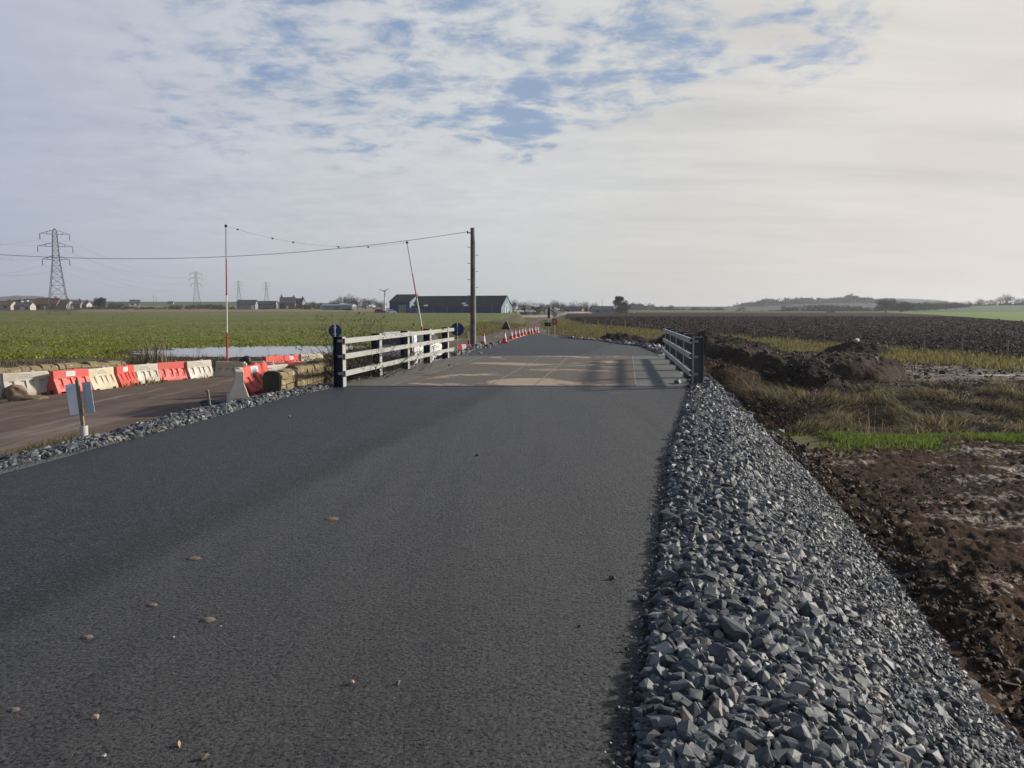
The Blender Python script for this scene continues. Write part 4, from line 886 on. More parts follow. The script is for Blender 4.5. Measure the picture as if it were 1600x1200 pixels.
# triangular road sign seen from behind
t = ground_thing('triangular_sign', 'folding triangular roadworks sign seen from behind, standing in the grass', 'sign', 791, 78); t.location.z = at(0, 517, 78).z
m = MB(); rt = Matrix.Rotation(.15, 3, 'X'); m.prism([rt @ Vector(p) for p in ((-.55, 0, .15), (.42, 0, .15), (0, 0, 1.05))], (0, .02, 0)); m.build('sign_plate', M['greensteel'], t)
m = MB(); m.tube((.48, -.25, -.05), (.02, .1, 1.05), .025, n=6); m.tube((-.5, .0, -.05), (-.5, 0, .16), .02, n=6); m.tube((.48, -.25, .0), (.1, -.2, .12), .02, n=6); m.build('frame', M['steelshade'], t)
# speed limit and red sign on one post
def text_mesh(body, size, name, mat, parent, loc, rz=0):
    cu = bpy.data.curves.new(name, 'FONT'); cu.body = body; cu.size = size; cu.align_x = 'CENTER'; cu.align_y = 'CENTER'; cu.extrude = .004
    o = bpy.data.objects.new(name+'_curve', cu); COL.objects.link(o); bpy.context.view_layer.update()
    me = bpy.data.meshes.new_from_object(o.evaluated_get(bpy.context.evaluated_depsgraph_get())); bpy.data.objects.remove(o); me.materials.clear(); me.materials.append(mat)
    q = new_obj(name, me, parent, loc); q.rotation_euler = (R(90), 0, rz); return q
t = ground_thing('road_sign', 'round speed limit sign above a red rectangular panel on a grey post', 'sign', 866.5, 64.5); zs = lambda v: at(0, v, 64.5).z-t.location.z
m = MB(); m.tube((0, 0, -.3), (0, 0, zs(488)), .045, n=10); m.build('post', M['steelshade'], t)
zc = zs(491.2); m = MB(); m.tube((0, -.08, zc), (0, -.06, zc), .2, n=32); pl = m.build('white_disc', M['whitepaint'], t)
m = MB(); ring = []
for k in range(32):
    a0, a1 = 2*math.pi*k/32, 2*math.pi*(k+1)/32
    m.add([(r_*math.cos(a), -.088, zc+r_*math.sin(a)) for a in (a0, a1) for r_ in (.15, .2)], [(0, 1, 3, 2)])
m.build('red_ring', M['signred'], pl); text_mesh('30', .2, 'numerals', M['black'], pl, (0, -.084, zc))
zr0, zr1 = zs(507.8), zs(496.2); m = MB(); m.box((0, -.07, (zr0+zr1)/2), (.42, .02, zr1-zr0)); rp = m.build('red_panel', M['signred'], t, False, .004)
m = MB(); m.box((0, -.083, zr1-.05), (.4, .006, .07)); m.build('pale_header', M['label'], rp); m = MB(); m.box((0, -.083, (zr0+zr1)/2-.03), (.29, .006, .26)); m.build('dark_panel', M['signdark'], rp)
m = MB()
for k in range(3): m.box((0, -.088, (zr0+zr1)/2+.04-.07*k), (.2-.03*k, .004, .032))
m.build('white_lettering', M['label'], rp)
t = ground_thing('signal_post', 'dark slim post with a navy sign board, just left of the red sign', 'sign', 857, 69); zs = lambda v: at(0, v, 69).z-t.location.z
m = MB(); m.tube((0, 0, -.3), (0, 0, zs(497)), .05, n=10); m.build('lower_post', M['steelshade'], t); m = MB(); m.box((.03, 0, (zs(497)+zs(480))/2), (.2, .16, zs(480)-zs(497))); m.build('signal_housing', M['greensteel'], t, False, .015)
m = MB(); m.box((-.02, 0, zs(477)), (.32, .14, .1)); m.build('top_lamp', M['steelshade'], t, False, .02)
m = MB(); m.box((-.08, -.1, zs(506.8)), (.54, .03, .34)); bp = m.build('blue_board', M['signnavy'], t, False, .006); m = MB(); m.box((-.02, -.118, zs(507)), (.12, .006, .06)); m.box((.02, -.118, zs(505.4)), (.05, .006, .07)); m.build('pale_symbol', M['skyblue'], bp)
# ------------------------------------------------------------------ fence along the ploughed field
t = thing('post_and_wire_fence', 'old wooden post and wire fence along the edge of the ploughed field', 'fence', (0, 0, 0)); fp = []
for u, Y in ((1640, 45), (1577, 47.3), (1506, 51), (1447, 55.5), (1396, 63), (1345, 70), (1290, 76), (1235, 83), (1180, 90), (1100, 97), (1029.5, 104), (1000, 112), (977, 118), (955.5, 124), (934.5, 129), (914, 133), (890.5, 135)):
    x = px(u, Y); z = h(x, Y); lx, ly = random.uniform(-.06, .06), random.uniform(-.05, .05); hh = random.uniform(1.0, 1.2)
    if u > 1448: hh += .12
    m = MB(); m.tube((x, Y, z-.3), (x+lx, Y+ly, z+hh), random.uniform(.055, .075), .05, 8); m.build('fence_post', M['oldtimber'], t, False, .008, 1); fp.append((x, Y, z, hh))
for q in (.3, .55, .8, .98):
    m = MB(); m.path([(x, Y, z+hh*q) for x, Y, z, hh in fp], .006, 4); m.build('wire', M['cable'], t)
m = MB(); x, Y, z, hh = fp[-1]; m.tube((x+.05, Y, z+.9), (x+2.3, Y-2.2, z+.1), .05, .045, 8); m.build('strainer_brace', M['oldtimber'], t)
# ------------------------------------------------------------------ soil heaps
def heap_obj(name, label, cx, cy, rx, ry, hgt, mat, power=2.0, rot=0, seed=0, n=110, rough=.14, fq=2.2):
    s = np.linspace(-1.15, 1.15, n); A, B = np.meshgrid(s, s); X = A*rx; Y = B*ry; c, k = math.cos(rot), math.sin(rot); WX = cx+X*c-Y*k; WY = cy+X*k+Y*c
    r = np.sqrt(A*A+B*B)+.1*fbm(A*2+seed, B*2, 3, seed); f = np.clip(1-np.clip(r, 0, 2)**power, -.4, 1); f = np.where(f > 0, f**.8, f)
    Z = H(WX, WY)+f*hgt+(rough*fbm(WX*fq, WY*fq, 5, seed+3)+.05*np.abs(fbm(WX*5, WY*5, 3, seed+4)))*np.clip(f*2.5, 0, 1)
    z0 = float(h(cx, cy)); me_keep = (f > -.15).ravel()
    o = np_mesh(name, np.stack([WX-cx, WY-cy, Z-z0], -1).reshape(-1, 3), [grid_polys(n, n, me_keep)], mat, None, True); o.location = (cx, cy, z0)
    idx = np.where((f > .02).ravel())[0]; idx = rng.choice(idx, 900); P = np.stack([WX.ravel()[idx]-cx, WY.ravel()[idx]-cy, Z.ravel()[idx]-z0], -1); P[:, :2] += rng.normal(0, .05, (900, 2))
    q = scatter('earth_lumps', CLODS, P, np.clip(np.exp(rng.normal(np.log(.036), .55, 900)), .012, .17), M['clod'] if mat is M['soil'] else M['plclod'], .6, o); q['kind'] = 'stuff'
    return tag(o, label, 'soil heap', 'heaps of dug soil')
heap_obj('soil_heap', 'long flat topped brown soil heap beyond the ditch', 12.6, 33.5, 4.3, 3.0, 1.0, M['soil'], 8, -.1, 3, 190, .15, 2.6)
heap_obj('soil_heap', 'small dark soil heap in front of the long flat topped one', 11.2, 29.3, 1.75, 1.3, .78, M['topsoil'], 1.6, 0, 7, 90, .2, 2.2)
heap_obj('soil_heap', 'dark lumpy soil heap just right of the right parapet', 11.6, 43, 3.9, 3.2, 1.4, M['topsoil'], 2.6, 0, 11, 100, .25)
hp_ = heap_obj('soil_heap', 'pointed dark soil heap with a pale stone on top near the fence', 24.0, 54, 2.6, 2.0, 1.0, M['topsoil'], 1.4, 0, 15, 80, .2)
heap_obj('soil_heap', 'low dark soil ridge between the far tarmac and the field grass', 9.4, 62, 2.7, 1.9, 1.15, M['topsoil'], 1.7, .3, 19, 80, .22)
heap_obj('soil_heap', 'low brown soil bank at the outer edge of the far tarmac curve', 10.6, 50, 3.0, 2.6, .75, M['soil'], 2, .2, 23, 80, .22)
x, y = 23.8, 53.6; o = scatter('pale_stone', ROCKS[:1], np.array([[0, 0, 0.]]), np.array([.3]), M['stone_pale'], .2); o.location = (x, y, h(24, 54)+1.05); tag(o, 'pale round stone sitting on the pointed dark soil heap', 'stone')
# ------------------------------------------------------------------ loose pebbles and mud splats on the tarmac
def pebble(label, u, v, s, mat, k):
    d = at(u, v, 10)-Vector((0, 0, EYE)); tt = -EYE/d.z; p = d*tt
    o = scatter('pebble', [ROCKS[k]], np.array([[0, 0, 0.]]), np.array([s]), M[mat], .3); o.location = (p.x, p.y, s*.4); tag(o, label, 'pebble', 'loose pebbles on the tarmac')
for a in [('tan pebble on the tarmac nearest the lower left corner', 148, 1123, .019, 'stone_tan', 2), ('upright orange tan pebble near the bottom edge of the tarmac', 280, 1166, .017, 'stone_tan', 3), ('small pale pebble near the bottom edge left of the upright orange one', 162, 1183, .013, 'stone_pale', 4), ('flat brown clod pebble at the bottom edge of the tarmac', 320, 1186, .022, 'splat', 5), ('tan pebble alone on the tarmac in the lower middle', 548, 1069, .019, 'stone_tan', 6), ('dull pale pebble right of the lone tan pebble', 622, 1069, .016, 'splat', 7), ('small white pebble on the left lane below the mud splats', 271, 997, .011, 'stone_pale', 8), ('tiny white pebble beside the largest mud splat', 345, 980, .010, 'stone_pale', 9), ('dark grey stone on the tarmac close to the gravel edge', 957, 905, .026, 'gravel', 10), ('larger dark grey stone on the tarmac close to the gravel edge, nearer the viewer', 1001, 937, .03, 'gravel', 11), ('small dark stone on the tarmac below the gravel edge stones', 905, 980, .014, 'gravel', 12), ('small dark stone far up the right lane before the bridge', 745, 712, .03, 'gravel', 13), ('pale pebble on the left lane short of the bridge', 452, 652, .03, 'stone_pale', 14)]: pebble(*a)
def splat(label, u, v, r, seed):
    d = at(u, v, 10)-Vector((0, 0, EYE)); p = d*(-EYE/d.z); n = 22; m = MB(); ring = []
    for rr_, z in ((1, .0), (.75, .007), (.3, .010)):
        ring.append([(r*rr_*(1+.25*math.sin(3*k+seed)*.5+random.uniform(-.14, .14))*math.cos(2*math.pi*k/n), .75*r*rr_*(1+random.uniform(-.14, .14))*math.sin(2*math.pi*k/n), z) for k in range(n)])
    vs = sum(ring, []); fs = [(i*n+k, i*n+(k+1) % n, (i+1)*n+(k+1) % n, (i+1)*n+k) for i in range(2) for k in range(n)]+[tuple(range(2*n, 3*n))]; m.add(vs, fs)
    o = m.build('mud_splat', M['splat'], None, True, 0, 2, (p.x, p.y, .001)); tag(o, label, 'mud splat', 'dried mud splats on the tarmac')
for i, a in enumerate([('largest dried mud splat on the tarmac, in the middle of the left half', 325, 969, .042), ('dried mud splat up the tarmac near the lane seam', 303, 873, .045), ('dried mud splat farthest up the tarmac', 518, 811, .06), ('small dried mud splat left of the largest one', 238, 946, .03), ('faint dried mud splat at far left of the tarmac', 136, 996, .03), ('pale mud splat near the lower left corner', 22, 1110, .024)]): splat(a[0], a[1], a[2], a[3], i)
x, y = 5.9, 8.3; o = scatter('tan_stone', [ROCKS[1]], np.array([[0, 0, 0.]]), np.array([.1]), M['stone_tan'], .3); p = at(1413, 843, 9.6); o.location = (p.x, 9.6, h(p.x, 9.6)+.1); tag(o, 'tan flat stone lying on the mud beside the gravel bank', 'stone')
# ------------------------------------------------------------------ vehicles
def car(label, x, y, z, rz, body, Ln=4.1, Wd=1.74, Ht=1.46, group=None, van=False):
    t = thing('van' if van else 'car', label, 'van' if van else 'car', (x, y, z), rz, group); w = Wd/2
    low = [(-Ln/2, .32), (-Ln/2+.06, .78), (-Ln/2+.1, .95), (-.9, .98), (.9, .93), (Ln/2-.35, .82), (Ln/2-.04, .62), (Ln/2, .35), (Ln/2-.15, .2), (-Ln/2+.15, .2)]
    m = MB(); m.prism([(a, -w, b) for a, b in low], (0, Wd, 0)); 
    roof = [(-Ln/2+.12, .94), (-Ln/2+.38, Ht-.06), (-Ln/2+.75, Ht), (.15, Ht), (.55, Ht-.07), (1.15, .93)] if not van else [(-Ln/2+.05, .9), (-Ln/2+.1, Ht-.05), (-Ln/2+.3, Ht), (.9, Ht), (1.1, Ht-.06), (1.6, .9)]
    n = len(roof); vs = [(a, s*w*(1 if b < 1 else .84), b) for s in (-1, 1) for a, b in roof]
    m.add(vs, [tuple(range(n)), tuple(reversed(range(n, 2*n)))]+[(k, (k+1) % n, n+(k+1) % n, n+k) for k in range(n)])
    m.build('body', body, t, True, .05, 3)
    for s in (-1, 1):
        f = lambda a, b: (a, s*(w*(1-.16*(b-.95)/(Ht-.95))+.006), b)
        
        if not van: g = MB(); g.add([f(-Ln/2+.5, 1.02), f(-.05, 1.0), f(-.05, Ht-.1), f(-Ln/2+.68, Ht-.1)], [(0, 1, 2, 3)]); g.build('side_window', M['glass'], t)
        g = MB(); g.add([f(.02 if not van else .3, 1.0), f(.95 if not van else 1.35, .99), f(.5 if not van else .95, Ht-.12), f(.02 if not van else .3, Ht-.1)], [(0, 1, 2, 3)]); g.build('side_window', M['glass'], t)
    g = MB(); a0 = -Ln/2; g.add([(a0+.135, -w*.86, 1.0), (a0+.135, w*.86, 1.0), (a0+.355, w*.76, Ht-.1), (a0+.355, -w*.76, Ht-.1)], [(0, 1, 2, 3)]); g.v = [(q[0]-.02, q[1], q[2]) for q in g.v]; g.build('rear_window', M['glass'], t)
    g = MB(); g.add([(1.13, -w*.86, .97), (1.13, w*.86, .97), (.6, w*.76, Ht-.09), (.6, -w*.76, Ht-.09)], [(0, 1, 2, 3)]) if not van else g.add([(1.6, -w*.86, .95), (1.6, w*.86, .95), (1.14, w*.76, Ht-.1), (1.14, -w*.76, Ht-.1)], [(0, 1, 2, 3)])
    g.v = [(q[0]+.03, q[1], q[2]) for q in g.v]; g.build('windscreen', M['glass'], t)
    for sx in (-1.28, 1.28):
        for s in (-1, 1):
            m = MB(); m.tube((sx, s*(w-.2), .31), (sx, s*(w+.015), .31), .31, n=24); wh = m.build('wheel', M['rubber'], t, False, .03, 2); m = MB(); m.tube((sx, s*(w+.0), .31), (sx, s*(w+.024), .31), .2, n=20); m.build('rim', M['rim'], wh)
    for s in (-1, 1):
        m = MB(); m.box((-Ln/2+.05, s*(w-.17), .82), (.08, .22, .26)); m.build('tail_light', M['redlamp'], t, False, .02); m = MB(); m.box((Ln/2-.14, s*(w-.25), .7), (.2, .36, .14), Matrix.Rotation(.4, 3, 'Y')); m.build('headlight', M['label'], t, False, .03)
    m = MB(); m.box((-Ln/2-.0, 0, .44), (.08, Wd*.9, .2)); m.build('bumper', M['black'], t, False, .03)
    return t
x, y = px(640, 31.0), 32.0; car('white car on the dirt road partly hidden behind the bush and left parapet', x, y, at(0, 576, 31).z, R(74), M['carwhite'])
def farcar(label, u, v, Y, rz, mat, van=False):
    p = at(u, v, Y); car(label, p.x, Y, h(p.x, Y)+.02 if v is None else p.z, rz, M[mat], group='vehicles parked far off', van=van, Ht=2.1 if van else 1.46)
farcar('dark red vehicle parked left of the blue shed below the turbine', 594, 489, 285, .2, 'carred'); farcar('white car parked at the left corner of the blue shed', 611, 490, 283, .3, 'carwhite')
farcar('blue machine parked in front of the blue shed wall', 645, 490, 285, 0, 'carblue', True); farcar('white van beside the pale farm sheds', 556, 485, 400, .3, 'carwhite', True); farcar('dark car between the pale farm sheds and the white van', 545, 485.5, 400, .2, 'carblue')
farcar('white car parked right of the blue shed gable', 810, 488.5, 300, .4, 'carwhite'); farcar('pale car parked beside the dark hedge right of the blue shed', 829, 488.5, 310, .2, 'carwhite')
# ------------------------------------------------------------------ buildings
def building(name, label, cat, u, v, Y, rz, L_, D_, ev, ri, wm, rm, wins=(), doors=(), chim=(), hip=0, group=None, zoff=0):
    p = at(u, v, Y); t = thing(name, label, cat, (p.x, Y, p.z+zoff), rz, group); x, y = L_/2, D_/2
    m = MB(); m.add([(-x, -y, -2), (x, -y, -2), (x, y, -2), (-x, y, -2), (-x, -y, ev), (x, -y, ev), (x, y, ev), (-x, y, ev), (-x+hip, 0, ri-.06), (x-hip, 0, ri-.06)], [(0, 1, 5, 4), (2, 3, 7, 6), (1, 2, 6, 9, 5) if not hip else (1, 2, 6, 5), (3, 0, 4, 8, 7) if not hip else (3, 0, 4, 7)]); m.build('wall', wm, t)
    m = MB(); o = .3; dz = o*(ri-ev)/y; X = x+.25
    for s in (-1, 1):
        q = [Vector((-X, s*(y+o), ev-dz)), Vector((X, s*(y+o), ev-dz)), Vector((X-hip, 0, ri)), Vector((-X+hip, 0, ri))]; m.prism(q, (0, 0, .16))
    if hip:
        for s in (-1, 1): m.prism([Vector((s*X, -y-o, ev-dz)), Vector((s*X, y+o, ev-dz)), Vector((s*(X-hip), 0, ri))], (0, 0, .15))
    rf = m.build('roof', rm, t)
    for cx in chim: m = MB(); m.box((cx, 0, ri+.35), (.9, .6, 1.3)); m.tube((cx, 0, ri+1), (cx, 0, ri+1.3), .14, n=8); m.build('chimney', M['brick'], rf)
    for cx, cz, w_, h_ in wins: m = MB(); m.box((cx, -y-.03, cz), (w_, .1, h_)); m.build('window', M['glass'], t)
    for cx, w_, h_ in doors: m = MB(); m.box((cx, -y-.03, h_/2), (w_, .1, h_)); m.build('door', M['label'] if w_ < 1.5 else M['greywall'], t)
    return t, rf
# blue shed: long range plus taller block, one building seen slightly end-on
ang = R(-18); ax = Vector((math.cos(ang), math.sin(ang))); corner = Vector((px(783, 290), 290)); bk = Vector((-ax.y, ax.x))
L_, D_, ev, ri = 37.5, 13.0, 2.5, 6.7; cen = corner-ax*(L_/2)+bk*(D_/2); z0 = at(0, 490, 290).z
def at_shed(name, label, c, L_, D_, ev, ri, **k):
    t, rf = building(name, label, 'shed', 800, 488, 290, ang, L_, D_, ev, ri, M['cladblue'], M['sheetroof'], **k); t.location = (c.x, c.y, z0); return t, rf
t, rf = at_shed('blue_shed', 'long blue clad farm shed with a dark sheet roof beyond the crop field', cen, L_, D_, ev, ri, wins=[(-14, 2.0, 2.4, .5), (-6, 2.1, 1.6, .4)])
m = MB(); x, y = L_/2+.06, D_/2; m.add([(x, -y, -1), (x, y, -1), (x, y, ev), (x, 0, ri-.1), (x, -y, ev)], [(0, 1, 2, 3, 4)]); gw = m.build('gable_wall', M['cladpale'], t)
m = MB(); m.box((x+.05, -.3, 1.1), (.1, 1.6, 2.3)); m.build('gable_door', M['black'], t); 
for yy in (-1.6, 1.0): m = MB(); m.box((x+.07, yy, 1.3), (.12, .9, 2.1)); m.build('gable_panel', M['label'], t)
m = MB(); m.box((x+.1, -.4, 3.1), (.15, 1.1, .9)); m.build('gable_lamp', M['whitepaint'], t)
for xx, yy in ((-18, .85), (-12.2, .9), (3.1, .72), (4.3, .9)):
    m = MB(); yb = -D_/2*yy; zz = ri-(ri-ev)*yy+.2; m.box((xx, yb, zz), (1.7, 1.1, .06), Matrix.Rotation(math.atan2(ri-ev, D_/2), 3, 'X')); m.build('roof_light', M['label'], rf)
for k in range(6): m = MB(); m.tube((-L_/2+4+k*6, -D_/2-.1, -1), (-L_/2+4+k*6, -D_/2-.1, ev-.1), .1, n=6); m.build('downpipe', M['cladpale'], t)
c2 = corner-ax*(L_+3.6)+bk*(D_/2-1.2); t2, r2 = at_shed('blue_shed', 'taller blue shed block joined to the left end of the long blue shed', c2, 8.6, 13.4, 4.5, 7.4, doors=[(1.2, 3.2, 3.4)])
m = MB(); x, y = 4.3+.06, 6.7; m.add([(x, -y, -1), (x, y, -1), (x, y, 4.5), (x, 0, 7.3), (x, -y, 4.5)], [(0, 1, 2, 3, 4)]); m.build('gable_wall', M['cladpale'], t2)
m = None
HS = [(3, 484.5, 420, .1, 13, 8, 2.6, 4.8, 'harl', 'tile', 'low white bungalow with a red brown roof at the left edge of the village'), (25, 484.5, 425, -.2, 9, 8, 2.6, 5.4, 'harl', 'tile', 'white bungalow with red brown roof, second from the left edge'), (40, 486, 415, .15, 7.5, 7, 2.7, 4.6, 'harl', 'slates', 'bright white cottage front with a grey roof, nearest to the field'), (56, 484, 430, 0, 12, 8, 3.2, 5.8, 'greywall', 'slates', 'grey house with white dormers under a slate roof'), (76, 484, 428, .1, 12, 8, 3, 6.2, 'brick', 'tile', 'brick house with a tall red brown roof left of the nearest pylon'), (98, 484, 430, -.1, 10, 8, 2.8, 5.2, 'greywall', 'tile', 'grey house with red brown roof behind the nearest pylon'), (117, 483.5, 433, .2, 8, 7, 2.8, 4.8, 'greywall', 'slates', 'small grey house just right of the nearest pylon'), (130, 483, 436, 0, 7, 6, 2.5, 4.2, 'harl', 'slates', 'pale low house at the right end of the village')]
for u, v, Y, rz, L_, D_, ev, ri, wm, rm, lab in HS:
    t, rf = building('house', lab, 'house', u, v, Y, rz, L_, D_, ev, ri, M[wm], M[rm], wins=[(-L_*.3, 1.5, 1.5, 1.1), (L_*.3, 1.5, 1.5, 1.1)], doors=[(0, 1, 2.1)], chim=(L_*.35,), group='houses of the far left village')
    if 'dormers' in lab:
        for k in (-3, 0, 3): m = MB(); m.box((k, -D_/2+1.2, ri-1.3), (1.6, 1.6, 1.2)); m.build('dormer', M['whitepaint'], rf)
building('cottage', 'tiny white cottage between the dark round tree and the second pylon', 'house', 211, 479, 520, .5, 6, 5, 2.4, 4.4, M['harl'], M['slates'], [(-1.6, 1.4, .9, .9), (1.6, 1.4, .9, .9)], [(0, .9, 2)])
building('cottage', 'tiny white building on the green upland left of the striped pole', 'house', 267, 478, 600, .2, 4, 3.5, 2.2, 3.4, M['harl'], M['slates'], [(0, 1.3, .9, .9)], [(1, .9, 1.9)])
building('barn', 'dark grey barn with a pale door behind the upright striped pole', 'barn', 387, 483.5, 420, .15, 9.5, 9, 2.8, 5.0, M['greywall'], M['barnroof'], (), [(3.4, 1.4, 2.2), (0, 2.6, 2.4)]); building('barn', 'long low dark barn stretching right of the dark grey barn', 'barn', 408, 483, 432, .05, 17, 8, 2.6, 4.4, M['greywall'], M['barnroof'], [(-4, 1.4, 2, .6)], [(3, 2.4, 2.3)])
building('farmhouse', 'old brick farmhouse with chimneys among trees', 'house', 450, 484, 430, .2, 8, 7, 3.6, 6.8, M['brick'], M['slates'], [(-2, 1.6, 1, 1.3), (2, 1.6, 1, 1.3), (-2, 3, 1, .9), (2, 3, 1, .9)], [(0, 1, 2.1)], (-3.2, 3.2)); building('farmhouse', 'smaller stone farmhouse right of the brick one', 'house', 467, 483.5, 445, -.1, 6, 6, 3.4, 6.2, M['greywall'], M['slates'], [(-1.5, 1.6, 1, 1.2), (1.5, 1.6, 1, 1.2)], [(0, .9, 2)], (2.4,))
building('farm_shed', 'pale blue farm shed left of the white one', 'shed', 521, 485.5, 410, .05, 10.5, 9, 2.6, 3.2, M['cladsky'], M['cladpale'], (), [(2, 2.6, 2.2), (-2.4, 2.4, 2.2)]); building('farm_shed', 'white farm shed with a flat looking roof right of the pale blue one', 'shed', 544, 486, 406, -.12, 6.6, 7, 2.9, 3.6, M['harl'], M['cladpale'], (), [(-1.4, 2.4, 2.3), (1.6, 2.2, 2.3)])
building('barn', 'grey roofed barn across the road right of the road signs', 'barn', 898, 489.5, 350, -.35, 8.6, 8, 1.6, 3.0, M['greywall'], M['barnroof'], [(-2, 1, 1.2, .7)], [(2, 2.2, 1.4)]); building('barn', 'grey roofed barn with a pale blue wall beside the dark conifer', 'barn', 940, 490, 345, .08, 9.4, 8, 1.7, 3.2, M['cladsky'], M['barnroof'], [(-2.6, 1, 1.4, .7)], [(1.8, 2.4, 1.5)])
t = thing('goal_frame', 'white goal frame standing right of the dark conifer', 'goal', (px(985, 330), 330, at(0, 491.5, 330).z)); m = MB()
for xx in (-1.6, 1.6): m = MB(); m.tube((xx, 0, -.3), (xx, 0, 1.75), .09, n=8); m.build('post', M['whitepaint'], t)
m = MB(); m.tube((-1.6, 0, 1.75), (1.6, 0, 1.75), .09, n=8); m.build('crossbar', M['whitepaint'], t); 
for xx in (-1.6, 1.6): m = MB(); m.tube((xx, 0, 1.75), (xx, 1.4, 0), .05, n=6); m.build('back_stay', M['whitepaint'], t)
# wind turbine
Y = 330; t = thing('wind_turbine', 'small white wind turbine standing left of the blue shed', 'turbine', (px(601.5, Y), Y, h(px(601.5, Y), Y))); zh = at(0, 455, Y).z-t.location.z
m = MB(); m.lathe([(.42, -.5), (.3, zh*.5), (.24, zh-.2)], n=14); m.build('tower', M['whitepaint'], t, True); m = MB(); m.box((0, .3, zh), (.7, 2.0, .7)); m.build('nacelle', M['greensteel'], t, False, .15); m = MB(); m.lathe([(.05, -.3), (.35, 0), (.35, .3)], (0, 0, 0), 12); hb = m.build('hub', M['steelshade'], t, True); hb.rotation_euler = (R(90), 0, 0); hb.location = (0, -.7, zh)
for a in (60, 170, 290):
    m = MB(); d = Vector((math.sin(R(a)), 0, math.cos(R(a)))); e = Vector((d.z, 0, -d.x)); b0 = Vector((0, -.85, zh)); m.prism([b0+d*.2-e*.12, b0+d*1.0-e*.24, b0+d*2.4-e*.05, b0+d*2.4+e*.03, b0+d*1.0+e*.16, b0+d*.2+e*.12], (0, .07, 0)); m.build('blade', M['whitepaint'], t)
# ------------------------------------------------------------------ pylons
def make_pylon():
    t = thing('pylon', 'x', 'pylon', group='lattice pylons across the left fields'); Hh = 26.0
    hw = lambda z: ip(z, [0, 9, 16.5, 25, 26], [2.9, 1.75, .95, .55, .12]); m = MB(); zz = [0, 3.4, 6.4, 9, 11.3, 13.3, 15, 16.5, 18.0, 19.4, 20.8, 22.2, 23.6, 25, 26]; r = .062
    for a, b in zip(zz[:-1], zz[1:]):
        A, B = float(hw(a)), float(hw(b)); ca = [(-A, -A), (A, -A), (A, A), (-A, A)]; cb = [(-B, -B), (B, -B), (B, B), (-B, B)]
        for k in range(4):
            j = (k+1) % 4; m.tube((*ca[k], a), (*cb[k], b), .085, n=4, cap=False); m.tube((*ca[k], a), (*cb[j], b), r*.75, n=4, cap=False); m.tube((*ca[j], a), (*cb[k], b), r*.75, n=4, cap=False); m.tube((*cb[k], b), (*cb[j], b), r*.7, n=4, cap=False)
    m.build('tower', M['lattice'], t)
    for z, w in ((16.7, 3.6), (20.6, 4.6), (24.3, 3.9)):
        for s in (-1, 1):
            B = float(hw(z)); m = MB()
            for y in (-B, B): m.tube((s*B, y, z), (s*w, 0, z+.1), .06, n=4, cap=False); m.tube((s*B, y, z+1.15), (s*w, 0, z+.1), .06, n=4, cap=False); m.tube((s*lerp(B, w, .45), y*.55, z), (s*lerp(B, w, .45), y*.55, z+.65), .045, n=4, cap=False)
            arm = m.build('crossarm', M['lattice'], t); m = MB(); m.lathe([(.06, -1.75), (.1, -1.6), (.1, -.25), (.05, 0)], (s*w, 0, z+.05), 6); m.build('insulator', M['iron'], arm)
    return t
py0 = make_pylon(); PYL = [(92, 245, 26, 'nearest and largest lattice pylon, standing in the crop field at the left'), (308, 475, 26, 'second largest lattice pylon, left of the upright striped pole'), (374, 640, 26.5, 'third lattice pylon, just right of the upright striped pole'), (417, 690, 28, 'fourth lattice pylon above the long low barn'), (440, 1050, 23, 'tiny farthest lattice pylon above the farmhouse')]
TOPS = [(88, 357), (307, 424), (374, 438), (417, 440), (440, 459)]; pp = []
for i, ((u, Y, hh, lab), (ut, vt)) in enumerate(zip(PYL, TOPS)):
    x = px(u, Y); zt_ = at(ut, vt, Y).z; zb_ = min(h(x, Y), zt_-15); s = (zt_-zb_)/26
    loc = (x, Y, zb_); sc = (min(s, 1.05)*1.0, min(s, 1.05), s); rot = (0, 0, .42)
    if i == 0: py0.location = loc; py0.rotation_euler = rot; py0.scale = sc; py0['label'] = lab
    else: copy_tree(py0, lab, loc, rot, sc)
    pp.append((Vector(loc), sc))
cl, sl_ = math.cos(.42), math.sin(.42)
names = {(16.7, 3.6): 'lowest', (20.6, 4.6): 'middle', (24.3, 3.9): 'topmost'}
prev = (Vector((px(-330, 120), 120, h(px(-330, 120), 120))), (1, 1, 1))
for (P0, s0), (P1_, s1), span in ((prev, pp[0], 'running left of the nearest pylon'), (pp[0], pp[1], 'between the nearest and second pylon'), (pp[1], pp[2], 'between the second and third pylon')):
    for (z, w), nm in names.items():
        for s, sd in ((-1, 'left'), (1, 'right')):
            a = P0+Vector((s*w*cl*s0[0], s*w*sl_*s0[0], (z-1.7)*s0[2])); b = P1_+Vector((s*w*cl*s1[0], s*w*sl_*s1[0], (z-1.7)*s1[2])); m = MB(); pts = []
            for k in range(25): q = k/24; p = a.lerp(b, q); p.z -= 4*5.0*q*(1-q); pts.append(p)
            m.path(pts, .016, 4); tag(m.build('power_cable', M['cable']), 'thin %s power cable on the %s arm side %s' % (nm, sd, span), 'cable', 'power cables between the pylons')
# thin distant poles
for i, (u, vt, Y, lab) in enumerate([(241, 461, 560, 'thin bare mast left of a twin mast on the upland'), (245, 464, 560, 'thin shorter mast beside the taller mast on the upland'), (210, 466, 500, 'thin pole rising above the tiny white cottage'), (941, 467, 600, 'thin mast rising behind the barn left of the conifer')]):
    x = px(u, Y); z0 = h(x, Y); m = MB(); m.tube((x, Y, z0), (x, Y, at(0, vt, Y).z), .13, .09, 6); zt_ = at(0, vt, Y).z; m.tube((x-.7, Y, zt_-.8), (x+.7, Y, zt_-.8), .06, .06, 4); tag(m.build('mast', M['lattice']), lab, 'mast')
